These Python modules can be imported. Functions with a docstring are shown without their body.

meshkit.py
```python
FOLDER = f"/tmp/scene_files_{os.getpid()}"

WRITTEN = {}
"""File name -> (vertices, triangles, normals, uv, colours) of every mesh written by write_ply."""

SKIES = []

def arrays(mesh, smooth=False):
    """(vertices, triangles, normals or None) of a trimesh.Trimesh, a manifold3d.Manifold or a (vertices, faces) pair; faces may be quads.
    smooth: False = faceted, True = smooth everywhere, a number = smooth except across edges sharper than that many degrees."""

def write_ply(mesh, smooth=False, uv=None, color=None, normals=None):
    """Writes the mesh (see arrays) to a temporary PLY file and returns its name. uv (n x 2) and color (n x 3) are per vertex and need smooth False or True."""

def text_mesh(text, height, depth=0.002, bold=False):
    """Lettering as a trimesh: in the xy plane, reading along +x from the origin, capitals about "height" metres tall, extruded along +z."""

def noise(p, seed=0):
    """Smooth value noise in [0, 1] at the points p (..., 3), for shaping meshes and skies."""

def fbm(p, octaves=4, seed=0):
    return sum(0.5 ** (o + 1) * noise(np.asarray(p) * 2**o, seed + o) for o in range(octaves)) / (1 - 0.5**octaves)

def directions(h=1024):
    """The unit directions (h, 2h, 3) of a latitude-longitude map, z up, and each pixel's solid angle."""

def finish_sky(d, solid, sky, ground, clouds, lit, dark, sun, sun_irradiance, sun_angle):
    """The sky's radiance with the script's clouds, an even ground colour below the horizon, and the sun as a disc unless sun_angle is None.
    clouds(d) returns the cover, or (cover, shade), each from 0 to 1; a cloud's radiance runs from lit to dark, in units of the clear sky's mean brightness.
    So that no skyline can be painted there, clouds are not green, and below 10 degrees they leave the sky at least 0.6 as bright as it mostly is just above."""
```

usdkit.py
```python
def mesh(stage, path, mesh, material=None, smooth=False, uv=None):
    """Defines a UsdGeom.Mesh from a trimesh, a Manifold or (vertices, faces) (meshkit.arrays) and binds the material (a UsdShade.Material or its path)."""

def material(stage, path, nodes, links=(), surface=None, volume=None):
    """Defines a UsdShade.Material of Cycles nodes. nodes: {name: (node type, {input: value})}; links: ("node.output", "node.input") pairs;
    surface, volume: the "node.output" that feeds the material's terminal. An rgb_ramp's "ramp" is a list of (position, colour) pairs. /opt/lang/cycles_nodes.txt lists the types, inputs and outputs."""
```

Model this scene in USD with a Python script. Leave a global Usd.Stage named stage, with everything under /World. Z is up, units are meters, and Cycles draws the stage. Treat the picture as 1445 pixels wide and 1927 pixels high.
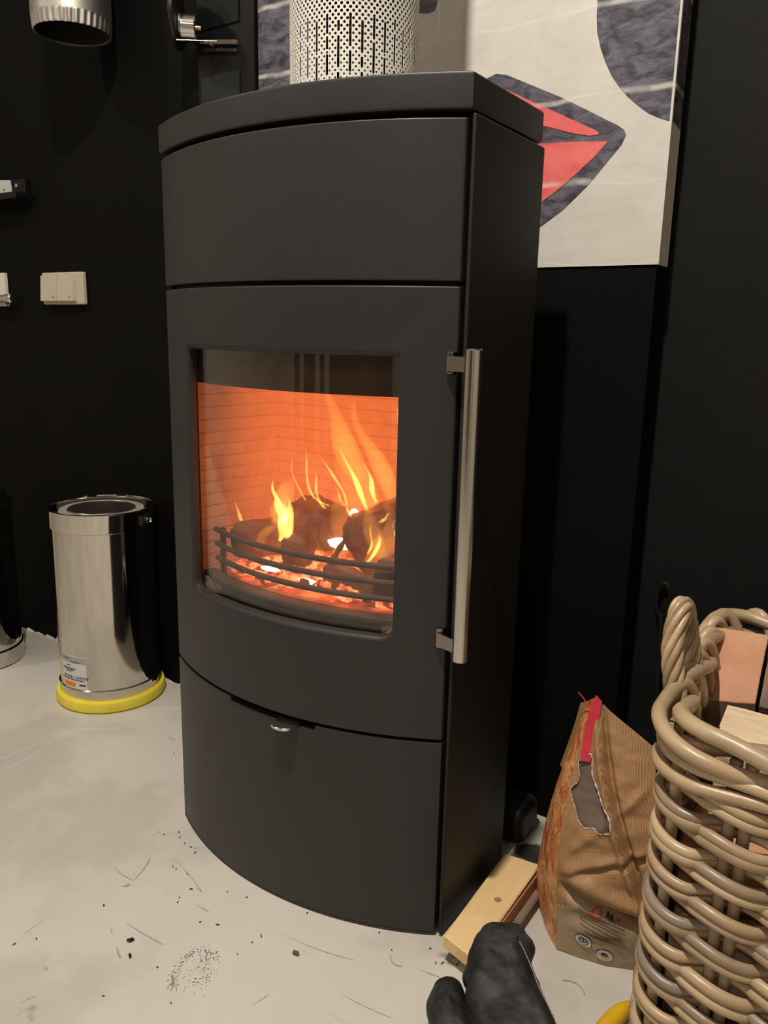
import math, random
import numpy as np, trimesh, manifold3d as m3
import shapely.geometry as sg, shapely.ops as so
from pxr import Usd, UsdGeom, UsdLux, UsdShade, Gf, Sdf, Vt
import usdkit, meshkit

random.seed(7)
rng = np.random.default_rng(11)
stage = Usd.Stage.CreateInMemory()
UsdGeom.SetStageUpAxis(stage, UsdGeom.Tokens.z)
UsdGeom.SetStageMetersPerUnit(stage, 1.0)
UsdGeom.Xform.Define(stage, '/World')
A = np.array
# ------------------------------------------------------------------ camera
EYE = A([.7488, -.9019, .8713]); YAW, PITCH, ROLL, FPX = .5798, .2214, .0221, 1507.52
Fw = A([-math.sin(YAW) * math.cos(PITCH), math.cos(YAW) * math.cos(PITCH), -math.sin(PITCH)])
Rt = np.cross(Fw, [0, 0, 1]); Rt /= np.linalg.norm(Rt); Up = np.cross(Rt, Fw)
R2 = Rt * math.cos(ROLL) + Up * math.sin(ROLL); U2 = -Rt * math.sin(ROLL) + Up * math.cos(ROLL)
cam = UsdGeom.Camera.Define(stage, '/World/camera')
mt = np.eye(4); mt[0, :3] = R2; mt[1, :3] = U2; mt[2, :3] = -Fw; mt[3, :3] = EYE
cam.AddTransformOp().Set(Gf.Matrix4d(mt.tolist()))
cam.CreateHorizontalApertureAttr(36.0); cam.CreateVerticalApertureAttr(36.0 * 1927 / 1445)
cam.CreateFocalLengthAttr(36.0 * FPX / 1445)
cam.CreateClippingRangeAttr(Gf.Vec2f(.02, 60))
cam.CreateExposureAttr(2.0)
# ------------------------------------------------------------------ lamp positions and strengths (their fittings are built with them below)
LAMPS = [  # x, y, radius, intensity
    (.34, -.82, .035, 4700.),
    (-1.7, -.95, .05, 800.0),
    (-1.0, -2.7, .05, 800.0),
    (.9, -3.0, .05, 650.0),
    (-2.5, -2.6, .05, 650.0),
]
LAMP_COLOR = (1.0, .935, .85)
CEIL = 2.7

# ------------------------------------------------------------------ helpers
used = {}
def numbered(parent, name):
    k = (str(parent), name); n = used.get(k, 0); used[k] = n + 1
    return name if n == 0 else f'{name}_{n:03d}'
def thing(name, label, cat, group=None, loc=(0, 0, 0), rotz=0):
    p = '/World/' + numbered('/World', name)
    x = UsdGeom.Xform.Define(stage, p)
    x.AddTranslateOp().Set(Gf.Vec3d(*map(float, loc)))
    if rotz: x.AddRotateZOp().Set(math.degrees(rotz))
    return tag(x.GetPrim(), label, cat, group)
def tag(pr, label=None, cat=None, group=None, kind=None):
    if hasattr(pr, 'GetPrim'): pr = pr.GetPrim()
    for k, v in (('label', label), ('category', cat), ('group', group), ('kind', kind)):
        if v: pr.SetCustomDataByKey(k, v)
    return pr
def obj(name, mesh, material, parent=None, smooth=30, label=None):
    base = str(parent.GetPath()) if parent is not None else '/World'
    p = base + '/' + numbered(base, name)
    v, f = arr(mesh)
    if parent is not None and str(parent.GetPath()).count('/') >= 2:   # undo the thing's own placement: meshes are written in world space
        root = stage.GetPrimAtPath('/'.join(base.split('/')[:3]))
        if root.IsA(UsdGeom.Xform):
            M = A(UsdGeom.Xformable(root).GetLocalTransformation())
            v = np.c_[v, np.ones(len(v))] @ np.linalg.inv(M); v = v[:, :3]
    pr = usdkit.mesh(stage, p, (v, f), material, smooth=smooth).GetPrim()
    if label: pr.SetCustomDataByKey('label', label)
    return pr
def struct(name, mesh, material, parent=None, smooth=False):
    p = obj(name, mesh, material, parent, smooth)
    if parent is None: tag(p, kind='structure')
    return p
def arr(mesh):
    if hasattr(mesh, 'to_mesh'):
        m = mesh.to_mesh(); return A(m.vert_properties[:, :3], float), A(m.tri_verts)
    if isinstance(mesh, (tuple, list)):
        v, f = A(mesh[0], float), A(mesh[1], int)
        if f.shape[1] == 4: f = np.vstack([f[:, [0, 1, 2]], f[:, [0, 2, 3]]])
        return v, f
    return A(mesh.vertices), A(mesh.faces)
def join(ms):
    vs, fs, n = [], [], 0
    for m in ms:
        v, f = arr(m); vs.append(v); fs.append(f + n); n += len(v)
    return np.vstack(vs), np.vstack(fs)
def box(x0, x1, y0, y1, z0, z1, b=0.0):
    if b <= 0:
        m = trimesh.creation.box([x1 - x0, y1 - y0, z1 - z0]); m.apply_translation([(x0 + x1) / 2, (y0 + y1) / 2, (z0 + z1) / 2]); return arr(m)
    pts = []
    for sx in (0, 1):
        for sy in (0, 1):
            for sz in (0, 1):
                for th in np.linspace(0, math.pi / 2, 4):
                    for ph in np.linspace(0, math.pi / 2, 4):
                        d = A([math.cos(th) * math.cos(ph), math.cos(th) * math.sin(ph), math.sin(th)]) * b
                        pts.append([(x1 - b + d[0]) if sx else (x0 + b - d[0]), (y1 - b + d[1]) if sy else (y0 + b - d[1]), (z1 - b + d[2]) if sz else (z0 + b - d[2])])
    return arr(m3.Manifold.hull_points(A(pts)))
def hull(pts): return arr(m3.Manifold.hull_points(A(pts, float)))
def loft(loops, close=False, cap0=False, cap1=False, wrap=True):
    L = [A(l, float) for l in loops]; n = len(L[0]); v = np.vstack(L); f = []
    K = len(L); rng_ = range(K if close else K - 1)
    for k in rng_:
        a, b = k * n, ((k + 1) % K) * n
        for i in range(n if wrap else n - 1):
            j = (i + 1) % n
            f += [[a + i, a + j, b + j], [a + i, b + j, b + i]]
    v = list(v)
    if cap0:
        c = len(v); v.append(L[0].mean(0)); f += [[c, (i + 1) % n, i] for i in range(n)]
    if cap1:
        c = len(v); v.append(L[-1].mean(0)); o = (K - 1) * n; f += [[c, o + i, o + (i + 1) % n] for i in range(n)]
    v, f = A(v), A(f)
    t = v[f]; ok = np.linalg.norm(np.cross(t[:, 1] - t[:, 0], t[:, 2] - t[:, 0]), axis=1) > 1e-12
    return v, f[ok]
def outward(m):
    t = trimesh.Trimesh(*arr(m), process=True); trimesh.repair.fix_normals(t); return arr(t)
def lathe(profile, n=64, c=(0, 0, 0), axis='z'):
    P = A(profile, float); t = np.linspace(0, 2 * math.pi, n, endpoint=False)
    loops = []
    for r, z in P:
        q = np.c_[r * np.cos(t), r * np.sin(t), np.full(n, z)]
        if axis == 'x': q = q[:, [2, 0, 1]]
        if axis == 'y': q = q[:, [1, 2, 0]]
        loops.append(q + A(c))
    return loft(loops)
def tube(path, r, n=8, cap=True, flat=None):
    P = A(path, float); K = len(P); r = np.broadcast_to(r, K).astype(float)
    T = np.gradient(P, axis=0); T /= np.maximum(np.linalg.norm(T, axis=1, keepdims=True), 1e-9)
    u = np.cross(T[0], [0, 0, 1.]);
    if np.linalg.norm(u) < 1e-3: u = np.cross(T[0], [0, 1., 0])
    u /= np.linalg.norm(u); loops = []; a = np.linspace(0, 2 * math.pi, n, endpoint=False)
    for k in range(K):
        u = u - T[k] * (u @ T[k]); u /= np.linalg.norm(u); w = np.cross(T[k], u)
        fx = 1 if flat is None else flat
        loops.append(P[k] + r[k] * (np.outer(np.cos(a), u) + fx * np.outer(np.sin(a), w)))
    return loft(loops, cap0=cap, cap1=cap)
def spline(pts, n=40):
    from scipy.interpolate import CubicSpline
    P = A(pts, float); d = np.r_[0, np.cumsum(np.linalg.norm(np.diff(P, axis=0), axis=1))]
    return CubicSpline(d, P)(np.linspace(0, d[-1], n))
def offset_poly(P, d):
    """Moves a convex counter-clockwise outline inwards by d."""
    P = A(P); a = P - np.roll(P, 1, 0); b = np.roll(P, -1, 0) - P
    na = np.c_[-a[:, 1], a[:, 0]]; nb = np.c_[-b[:, 1], b[:, 0]]
    na /= np.linalg.norm(na, axis=1, keepdims=True); nb /= np.linalg.norm(nb, axis=1, keepdims=True)
    m = na + nb; m /= (m * na).sum(1, keepdims=True) * np.linalg.norm(m, axis=1, keepdims=True) ** 1 + 1e-12
    return P + m / np.linalg.norm(m, axis=1, keepdims=True) * (d / np.maximum(.3, ((m / np.linalg.norm(m, axis=1, keepdims=True)) * na).sum(1)))[:, None]
def flat_poly(poly, th, place):
    """Extrudes a shapely polygon; place(x, y, h) maps its points to the scene."""
    gs = getattr(poly, 'geoms', [poly]); out = []
    for g in gs:
        if g.area < 1e-9: continue
        v, f = arr(trimesh.creation.extrude_polygon(g, th, engine='earcut')); out.append((place(v), f))
    return join(out)

# ------------------------------------------------------------------ materials
def lin(c): return tuple((x / 255 / 12.92 if x <= 10 else ((x / 255 + .055) / 1.055) ** 2.4) for x in c)
def mat(name, col, rough=.5, metal=0., col2=None, scale=8., detail=4., lo=.35, hi=.65, bump=0., bscale=60., stretch=None, spec=.5, extra=None, coat=0., aniso=0., sheen=0., rough2=None):
    nodes = {'p': ('principled_bsdf', {'base_color': col, 'roughness': rough, 'metallic': metal, 'specular_ior_level': spec, 'coat_weight': coat, 'anisotropic': aniso, 'sheen_weight': sheen})}
    links = []
    if col2 is not None or bump or rough2 is not None:
        nodes['tc'] = ('texture_coordinate', {}); nodes['mp'] = ('mapping', {'scale': stretch or (1, 1, 1)}); links.append(('tc.object', 'mp.vector'))
    if col2 is not None or rough2 is not None:
        nodes['n'] = ('noise_texture', {'scale': scale, 'detail': detail, 'roughness': .6}); links += [('mp.vector', 'n.vector')]
    if col2 is not None:
        nodes['r'] = ('rgb_ramp', {'ramp': [(0, col), (lo, col), (hi, col2), (1, col2)]}); links += [('n.fac', 'r.fac'), ('r.color', 'p.base_color')]
    if rough2 is not None:
        nodes['mr'] = ('map_range', {'from_min': .3, 'from_max': .7, 'to_min': rough, 'to_max': rough2, 'clamp': True}); links += [('n.fac', 'mr.value'), ('mr.result', 'p.roughness')]
    if bump:
        nodes['bn'] = ('noise_texture', {'scale': bscale, 'detail': 3.0}); nodes['b'] = ('bump', {'strength': 1.0, 'distance': bump})
        links += [('mp.vector', 'bn.vector'), ('bn.fac', 'b.height'), ('b.normal', 'p.normal')]
    return usdkit.material(stage, '/World/Looks/' + name, nodes, links, surface='p.BSDF')
def emit(name, col, s, col2=None, scale=30., lo=.4, hi=.6):
    nodes = {'e': ('emission', {'color': col, 'strength': s})}; links = []
    if col2 is not None:
        nodes |= {'tc': ('texture_coordinate', {}), 'n': ('noise_texture', {'scale': scale, 'detail': 4.}), 'r': ('rgb_ramp', {'ramp': [(0, col), (lo, col), (hi, col2), (1, col2)]})}
        links = [('tc.object', 'n.vector'), ('n.fac', 'r.fac'), ('r.color', 'e.color')]
    return usdkit.material(stage, '/World/Looks/' + name, nodes, links, surface='e.emission')
def gas(name, col, s, dens=0.0):
    nodes = {'v': ('principled_volume', {'density': dens, 'emission_color': col, 'emission_strength': s, 'color': (.8, .4, .2)})}
    return usdkit.material(stage, '/World/Looks/' + name, nodes, [], volume='v.volume')

M = {}
M['black_wall'] = mat('black_wall', (.0024, .0022, .0020), .7, spec=.10, col2=(.0032, .0029, .0026), scale=3, bump=.0006, bscale=90)
M['side_wall'] = mat('side_wall', (.0070, .0068, .0066), .65, spec=.16, col2=(.0085, .0083, .008), scale=3, bump=.0005, bscale=70)
M['pale_wall'] = mat('pale_wall', (.62, .56, .47), .8, col2=(.66, .60, .51), scale=2)
M['dark_wall'] = mat('dark_wall', (.022, .016, .012), .7)
M['ceiling'] = mat('ceiling', (.70, .66, .60), .85)
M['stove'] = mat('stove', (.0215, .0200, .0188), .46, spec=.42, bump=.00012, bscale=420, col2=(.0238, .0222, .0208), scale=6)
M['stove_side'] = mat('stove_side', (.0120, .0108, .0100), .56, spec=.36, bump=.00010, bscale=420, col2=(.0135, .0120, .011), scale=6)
M['stove_inner'] = mat('stove_inner', (.006, .0055, .005), .5, spec=.3)
M['rusty_edge'] = mat('rusty_edge', (.05, .035, .025), .6, col2=(.02, .017, .015), scale=40)
M['mount_steel'] = mat('mount_steel', (.30, .27, .24), .2, 1.)
M['steel'] = mat('steel', (.60, .57, .52), .19, 1., bump=.00004, bscale=300, stretch=(1, 1, .02), aniso=.5)
M['dark_steel'] = mat('dark_steel', (.12, .11, .10), .4, 1.)
M['cast'] = mat('cast', (.085, .058, .044), .62, col2=(.055, .038, .028), scale=30, bump=.0004, bscale=120)
M['flue_steel'] = mat('flue_steel', (.66, .62, .56), .05, 1., rough2=.13, scale=5, stretch=(1, 1, .25))
M['galvanised'] = mat('galvanised', (.62, .58, .52), .36, 1., rough2=.5, scale=9)
M['flue_inner'] = mat('flue_inner', (.50, .46, .40), .3, 1.)
M['insulation'] = mat('insulation', (.30, .27, .22), .9, col2=(.22, .2, .17), scale=60)
M['yellow_foam'] = mat('yellow_foam', (.72, .58, .045), .75, col2=(.80, .66, .07), scale=14, bump=.0006, bscale=120)
M['yellow_plastic'] = mat('yellow_plastic', (.70, .40, .01), .5, col2=(.62, .34, .01), scale=20)
M['switch'] = mat('switch', (.52, .47, .36), .45)
M['switch_mark'] = mat('switch_mark', (.25, .22, .17), .6)
M['cream_metal'] = mat('cream_metal', (.72, .68, .60), .5)
M['pipe_black'] = mat('pipe_black', (.006, .006, .010), .7)
M['black_plastic'] = mat('black_plastic', (.008, .008, .008), .35)
M['soot_block'] = mat('soot_block', (.0085, .0078, .0070), .6, col2=(.02, .018, .016), scale=30, lo=.5, hi=.8)
M['leather'] = mat('leather', (.0075, .0077, .0082), .6, spec=.4, col2=(.060, .056, .052), scale=16, lo=.44, hi=.74, detail=6, bump=.0009, bscale=70)
M['seam'] = mat('seam', (.25, .23, .2), .7)
M['brick_glow'] = mat('brick_glow', (.62, .46, .34), .9, col2=(.50, .36, .26), scale=28, bump=.0006, bscale=160)
M['char'] = mat('char', (.055, .030, .020), .9, col2=(.17, .085, .05), scale=34, lo=.4, hi=.7, bump=.003, bscale=50)
M['char_grey'] = mat('char_grey', (.10, .07, .055), .9, col2=(.035, .02, .015), scale=42, bump=.003, bscale=60)
M['ash'] = mat('ash', (.22, .17, .14), .95, col2=(.12, .09, .07), scale=40)
M['rattan'] = []
for i, c in enumerate([(.43, .30, .175), (.36, .245, .14), (.50, .365, .215), (.31, .215, .135), (.29, .225, .165)]):
    M['rattan'].append(mat(f'rattan_{i}', c, .36, spec=.5, col2=tuple(x * .62 for x in c), scale=9, lo=.42, hi=.75, stretch=(1, 1, 3), bump=.0003, bscale=90))
M['pine'] = mat('pine', (.76, .53, .26), .6, spec=.3, col2=(.70, .45, .19), scale=10, stretch=(4, .5, 4), lo=.45, hi=.7)
M['pine_edge'] = mat('pine_edge', (.42, .20, .09), .6, col2=(.33, .15, .07), scale=14, stretch=(4, .5, 4))
M['old_plank'] = mat('old_plank', (.23, .155, .10), .75, col2=(.12, .08, .055), scale=14, stretch=(4, .5, 4))
M['wood_end'] = mat('wood_end', (.47, .21, .112), .75, col2=(.54, .28, .165), scale=16, bump=.0005, bscale=120)
M['wood_side'] = mat('wood_side', (.25, .175, .12), .85, col2=(.11, .07, .05), scale=22, stretch=(1, 1, .3), bump=.001, bscale=70)
M['wood_split'] = mat('wood_split', (.72, .55, .36), .75, col2=(.58, .42, .25), scale=24, stretch=(.5, 4, 4), lo=.45, hi=.65, bump=.0012, bscale=60)
M['bark'] = mat('bark', (.07, .045, .032), .9, col2=(.03, .02, .015), scale=30, bump=.002, bscale=60)
M['paper_white'] = mat('paper_white', (.62, .60, .56), .7)
M['print_dark'] = mat('print_dark', (.03, .03, .03), .7)
M['print_grey'] = mat('print_grey', (.36, .35, .33), .7)
M['print_faint'] = mat('print_faint', (.215, .155, .10), .7)
M['print_red'] = mat('print_red', (.55, .035, .03), .6)
M['print_pink'] = mat('print_pink', (.62, .035, .06), .55)
M['print_orange'] = mat('print_orange', (.75, .22, .01), .6)
M['print_green'] = mat('print_green', (.035, .07, .05), .6)
M['print_gold'] = mat('print_gold', (.75, .5, .05), .6)
M['print_yellow'] = mat('print_yellow', (.7, .5, .06), .6)
M['bag_liner'] = mat('bag_liner', (.165, .115, .085), .8, col2=(.13, .09, .068), scale=12)
M['torn'] = mat('torn', (.66, .60, .52), .85)
M['crumb'] = mat('crumb', (.012, .011, .010), .9)
M['chip'] = mat('chip', (.10, .06, .04), .85)
M['straw'] = mat('straw', (.45, .36, .24), .8)
M['shelf_black'] = mat('shelf_black', (.004, .004, .004), .45, spec=.25)
M['gloss_black'] = mat('gloss_black', (.010, .012, .011), .22, spec=.5)
M['brown_bar'] = mat('brown_bar', (.12, .085, .065), .4)
M['grey_green'] = mat('grey_green', (.014, .017, .0155), .5, spec=.3, col2=(.011, .013, .012), scale=9)
M['chrome'] = mat('chrome', (.72, .70, .66), .16, 1.)
M['brass'] = mat('brass', (.6, .45, .28), .3, 1.)
M['lamp_rim'] = mat('lamp_rim', (.7, .7, .7), .4)
# burlap-printed paper: a fine crossed weave
def burlap(name, a, b, s):
    nodes = {'tc': ('texture_coordinate', {}), 'mp': ('mapping', {'rotation': (0, .35, .5)}),
             'w1': ('wave_texture', {'scale': s, 'distortion': 2.2, 'detail': 2., 'detail_scale': 2., 'bands_direction': 'x'}), 'w2': ('wave_texture', {'scale': s, 'distortion': 2.6, 'detail': 2., 'detail_scale': 2., 'bands_direction': 'z'}),
             'm': ('math', {'math_type': 'add'}), 'h': ('math', {'math_type': 'multiply', 'value2': .5}), 'n': ('noise_texture', {'scale': 9., 'detail': 4.}), 'h2': ('math', {'math_type': 'multiply_add', 'value2': .7, 'value3': -.35}), 'm2': ('math', {'math_type': 'add'}),
             'r': ('rgb_ramp', {'ramp': [(0, b), (.18, b), (.62, a), (1, tuple(min(1, x * 1.3) for x in a))]}), 'p': ('principled_bsdf', {'roughness': .5, 'specular_ior_level': .4})}
    links = [('tc.object', 'mp.vector'), ('mp.vector', 'w1.vector'), ('mp.vector', 'w2.vector'), ('tc.object', 'n.vector'), ('w1.fac', 'm.value1'), ('w2.fac', 'm.value2'), ('m.value', 'h.value1'), ('n.fac', 'h2.value1'), ('h.value', 'm2.value1'), ('h2.value', 'm2.value2'), ('m2.value', 'r.fac'), ('r.color', 'p.base_color')]
    return usdkit.material(stage, '/World/Looks/' + name, nodes, links, surface='p.BSDF')
M['burlap'] = burlap('burlap', (.40, .225, .105), (.25, .135, .06), 170.)
M['burlap_pale'] = burlap('burlap_pale', (.39, .285, .175), (.28, .195, .118), 170.)
# a photo print of orange wood-wool curls
nodes = {'tc': ('texture_coordinate', {}), 'mp': ('mapping', {'scale': (1, 1, .8), 'rotation': (.4, .3, 0)}), 'v': ('voronoi_texture', {'scale': 26., 'feature': 'f1'}), 'd': ('noise_texture', {'scale': 20., 'detail': 3., 'distortion': 1.5}),
         'w': ('wave_texture', {'scale': 40., 'distortion': 9., 'detail': 2., 'detail_scale': 1.5}), 'a': ('math', {'math_type': 'multiply_add', 'value2': .38}), 'r': ('rgb_ramp', {'ramp': [(0, (.07, .015, .01)), (.18, (.26, .05, .02)), (.40, (.46, .11, .035)), (.66, (.60, .20, .055)), (.86, (.68, .32, .11)), (1, (.74, .46, .22))]}), 'p': ('principled_bsdf', {'roughness': .5}),
         'vm': ('mix', {'fac': .10})}
links = [('tc.object', 'mp.vector'), ('mp.vector', 'vm.color1'), ('d.color', 'vm.color2'), ('mp.vector', 'd.vector'), ('vm.color', 'v.vector'), ('vm.color', 'w.vector'), ('w.fac', 'a.value1'), ('v.distance', 'a.value3'), ('a.value', 'r.fac'), ('r.color', 'p.base_color')]
M['curl_print'] = usdkit.material(stage, '/World/Looks/curl_print', nodes, links, surface='p.BSDF')
# wall print: painted brick in cream and in blue-black
def brickprint(name, a, b, joint, dark, s=9., jscale=1.):
    nodes = {'g': ('texture_coordinate', {}), 'mp': ('mapping', {'rotation': (math.pi / 2, 0, 0), 'location': (.0, .0, .0)}), 'sep': ('separate_xyz', {}), 'cmb': ('combine_xyz', {}),
             'd': ('noise_texture', {'scale': 5., 'detail': 4.}), 'dm': ('math', {'math_type': 'multiply_add', 'value2': .044, 'value3': -.007}), 'zz': ('math', {'math_type': 'add'}), 'dm2': ('math', {'math_type': 'multiply_add', 'value1': .12}), 
             'bk': ('brick_texture', {'scale': 1., 'brick_width': 1.1, 'row_height': .12, 'mortar_size': .0030 * jscale, 'mortar_smooth': .9, 'color1': (0, 0, 0), 'color2': (0, 0, 0), 'mortar': (1, 1, 1)}),
             'st': ('mapping', {'scale': (1., 1., 2.2)}), 'n': ('noise_texture', {'scale': s, 'detail': 7., 'roughness': .72, 'distortion': .8}), 'jn': ('noise_texture', {'scale': 22., 'detail': 3.}), 'jr': ('map_range', {'from_min': .35, 'from_max': .55, 'to_min': .25, 'to_max': 1., 'clamp': True}), 'jm': ('math', {'math_type': 'multiply'}), 'r': ('rgb_ramp', {'ramp': [(0, dark), (.34, dark), (.44, a), (.60, b), (1, b)]}), 'mx': ('mix', {'color2': joint}), 'jf': ('math', {'math_type': 'multiply', 'value2': .8}),
             'p': ('principled_bsdf', {'roughness': .55})}
    links = [('g.object', 'sep.vector'), ('g.object', 'd.vector'), ('d.fac', 'dm.value1'), ('sep.x', 'dm2.value2'), ('dm.value', 'dm2.value3'), ('sep.z', 'zz.value1'), ('dm.value', 'zz.value2'), ('sep.x', 'cmb.x'), ('zz.value', 'cmb.y'), ('cmb.vector', 'bk.vector'),
             ('g.object', 'st.vector'), ('st.vector', 'n.vector'), ('g.object', 'jn.vector'), ('jn.fac', 'jr.value'), ('bk.fac', 'jm.value1'), ('jr.result', 'jm.value2'), ('n.fac', 'r.fac'), ('r.color', 'mx.color1'), ('jm.value', 'jf.value1'), ('jf.value', 'mx.fac'), ('mx.color', 'p.base_color')]
    nodes.pop('mp'); 
    return usdkit.material(stage, '/World/Looks/' + name, nodes, links, surface='p.BSDF')
M['mural_cream'] = brickprint('mural_cream', (.595, .565, .50), (.64, .61, .545), (.70, .67, .60), (.56, .53, .465))
M['mural_dark'] = brickprint('mural_dark', (.045, .041, .056), (.135, .125, .155), (.60, .56, .52), (.006, .005, .008), 24., 2.2)
M['mural_red'] = brickprint('mural_red', (.74, .125, .115), (.80, .17, .15), (.78, .48, .43), (.64, .08, .075), 9., 2.0)
# fire
M['glass'] = usdkit.material(stage, '/World/Looks/glass', {'t': ('transparent_bsdf', {'color': (.93, .90, .87)}), 'g': ('glossy_bsdf', {'color': (1, 1, 1), 'roughness': .02}), 'q': ('geometry', {}), 'i': ('math', {'math_type': 'multiply_add', 'value2': -.8333, 'value3': 1.5}), 'f': ('fresnel', {}), 'm': ('mix_closure', {})}, [('q.backfacing', 'i.value1'), ('i.value', 'f.IOR'), ('f.fac', 'm.fac'), ('t.BSDF', 'm.closure1'), ('g.BSDF', 'm.closure2')], surface='m.closure')
M['ember'] = emit('ember', (.05, .006, .002), 1.1, (1., .16, .06), 46., .42, .66)
M['ember_hot'] = emit('ember_hot', (1., .55, .22), 2.2)
M['flame_core'] = emit('flame_core', (1., .42, .07), 5.0)
M['flame'] = gas('flame', (1., .50, .09), 60.)
M['flame_soft'] = gas('flame_soft', (1., .37, .065), 3.6)
M['glow'] = gas('glow', (1., .195, .052), .80)

# ------------------------------------------------------------------ the room
WY = .3775; WE = .394; WR = .447
XL, XR, YF = -3.2, 2.6, -4.4
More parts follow.
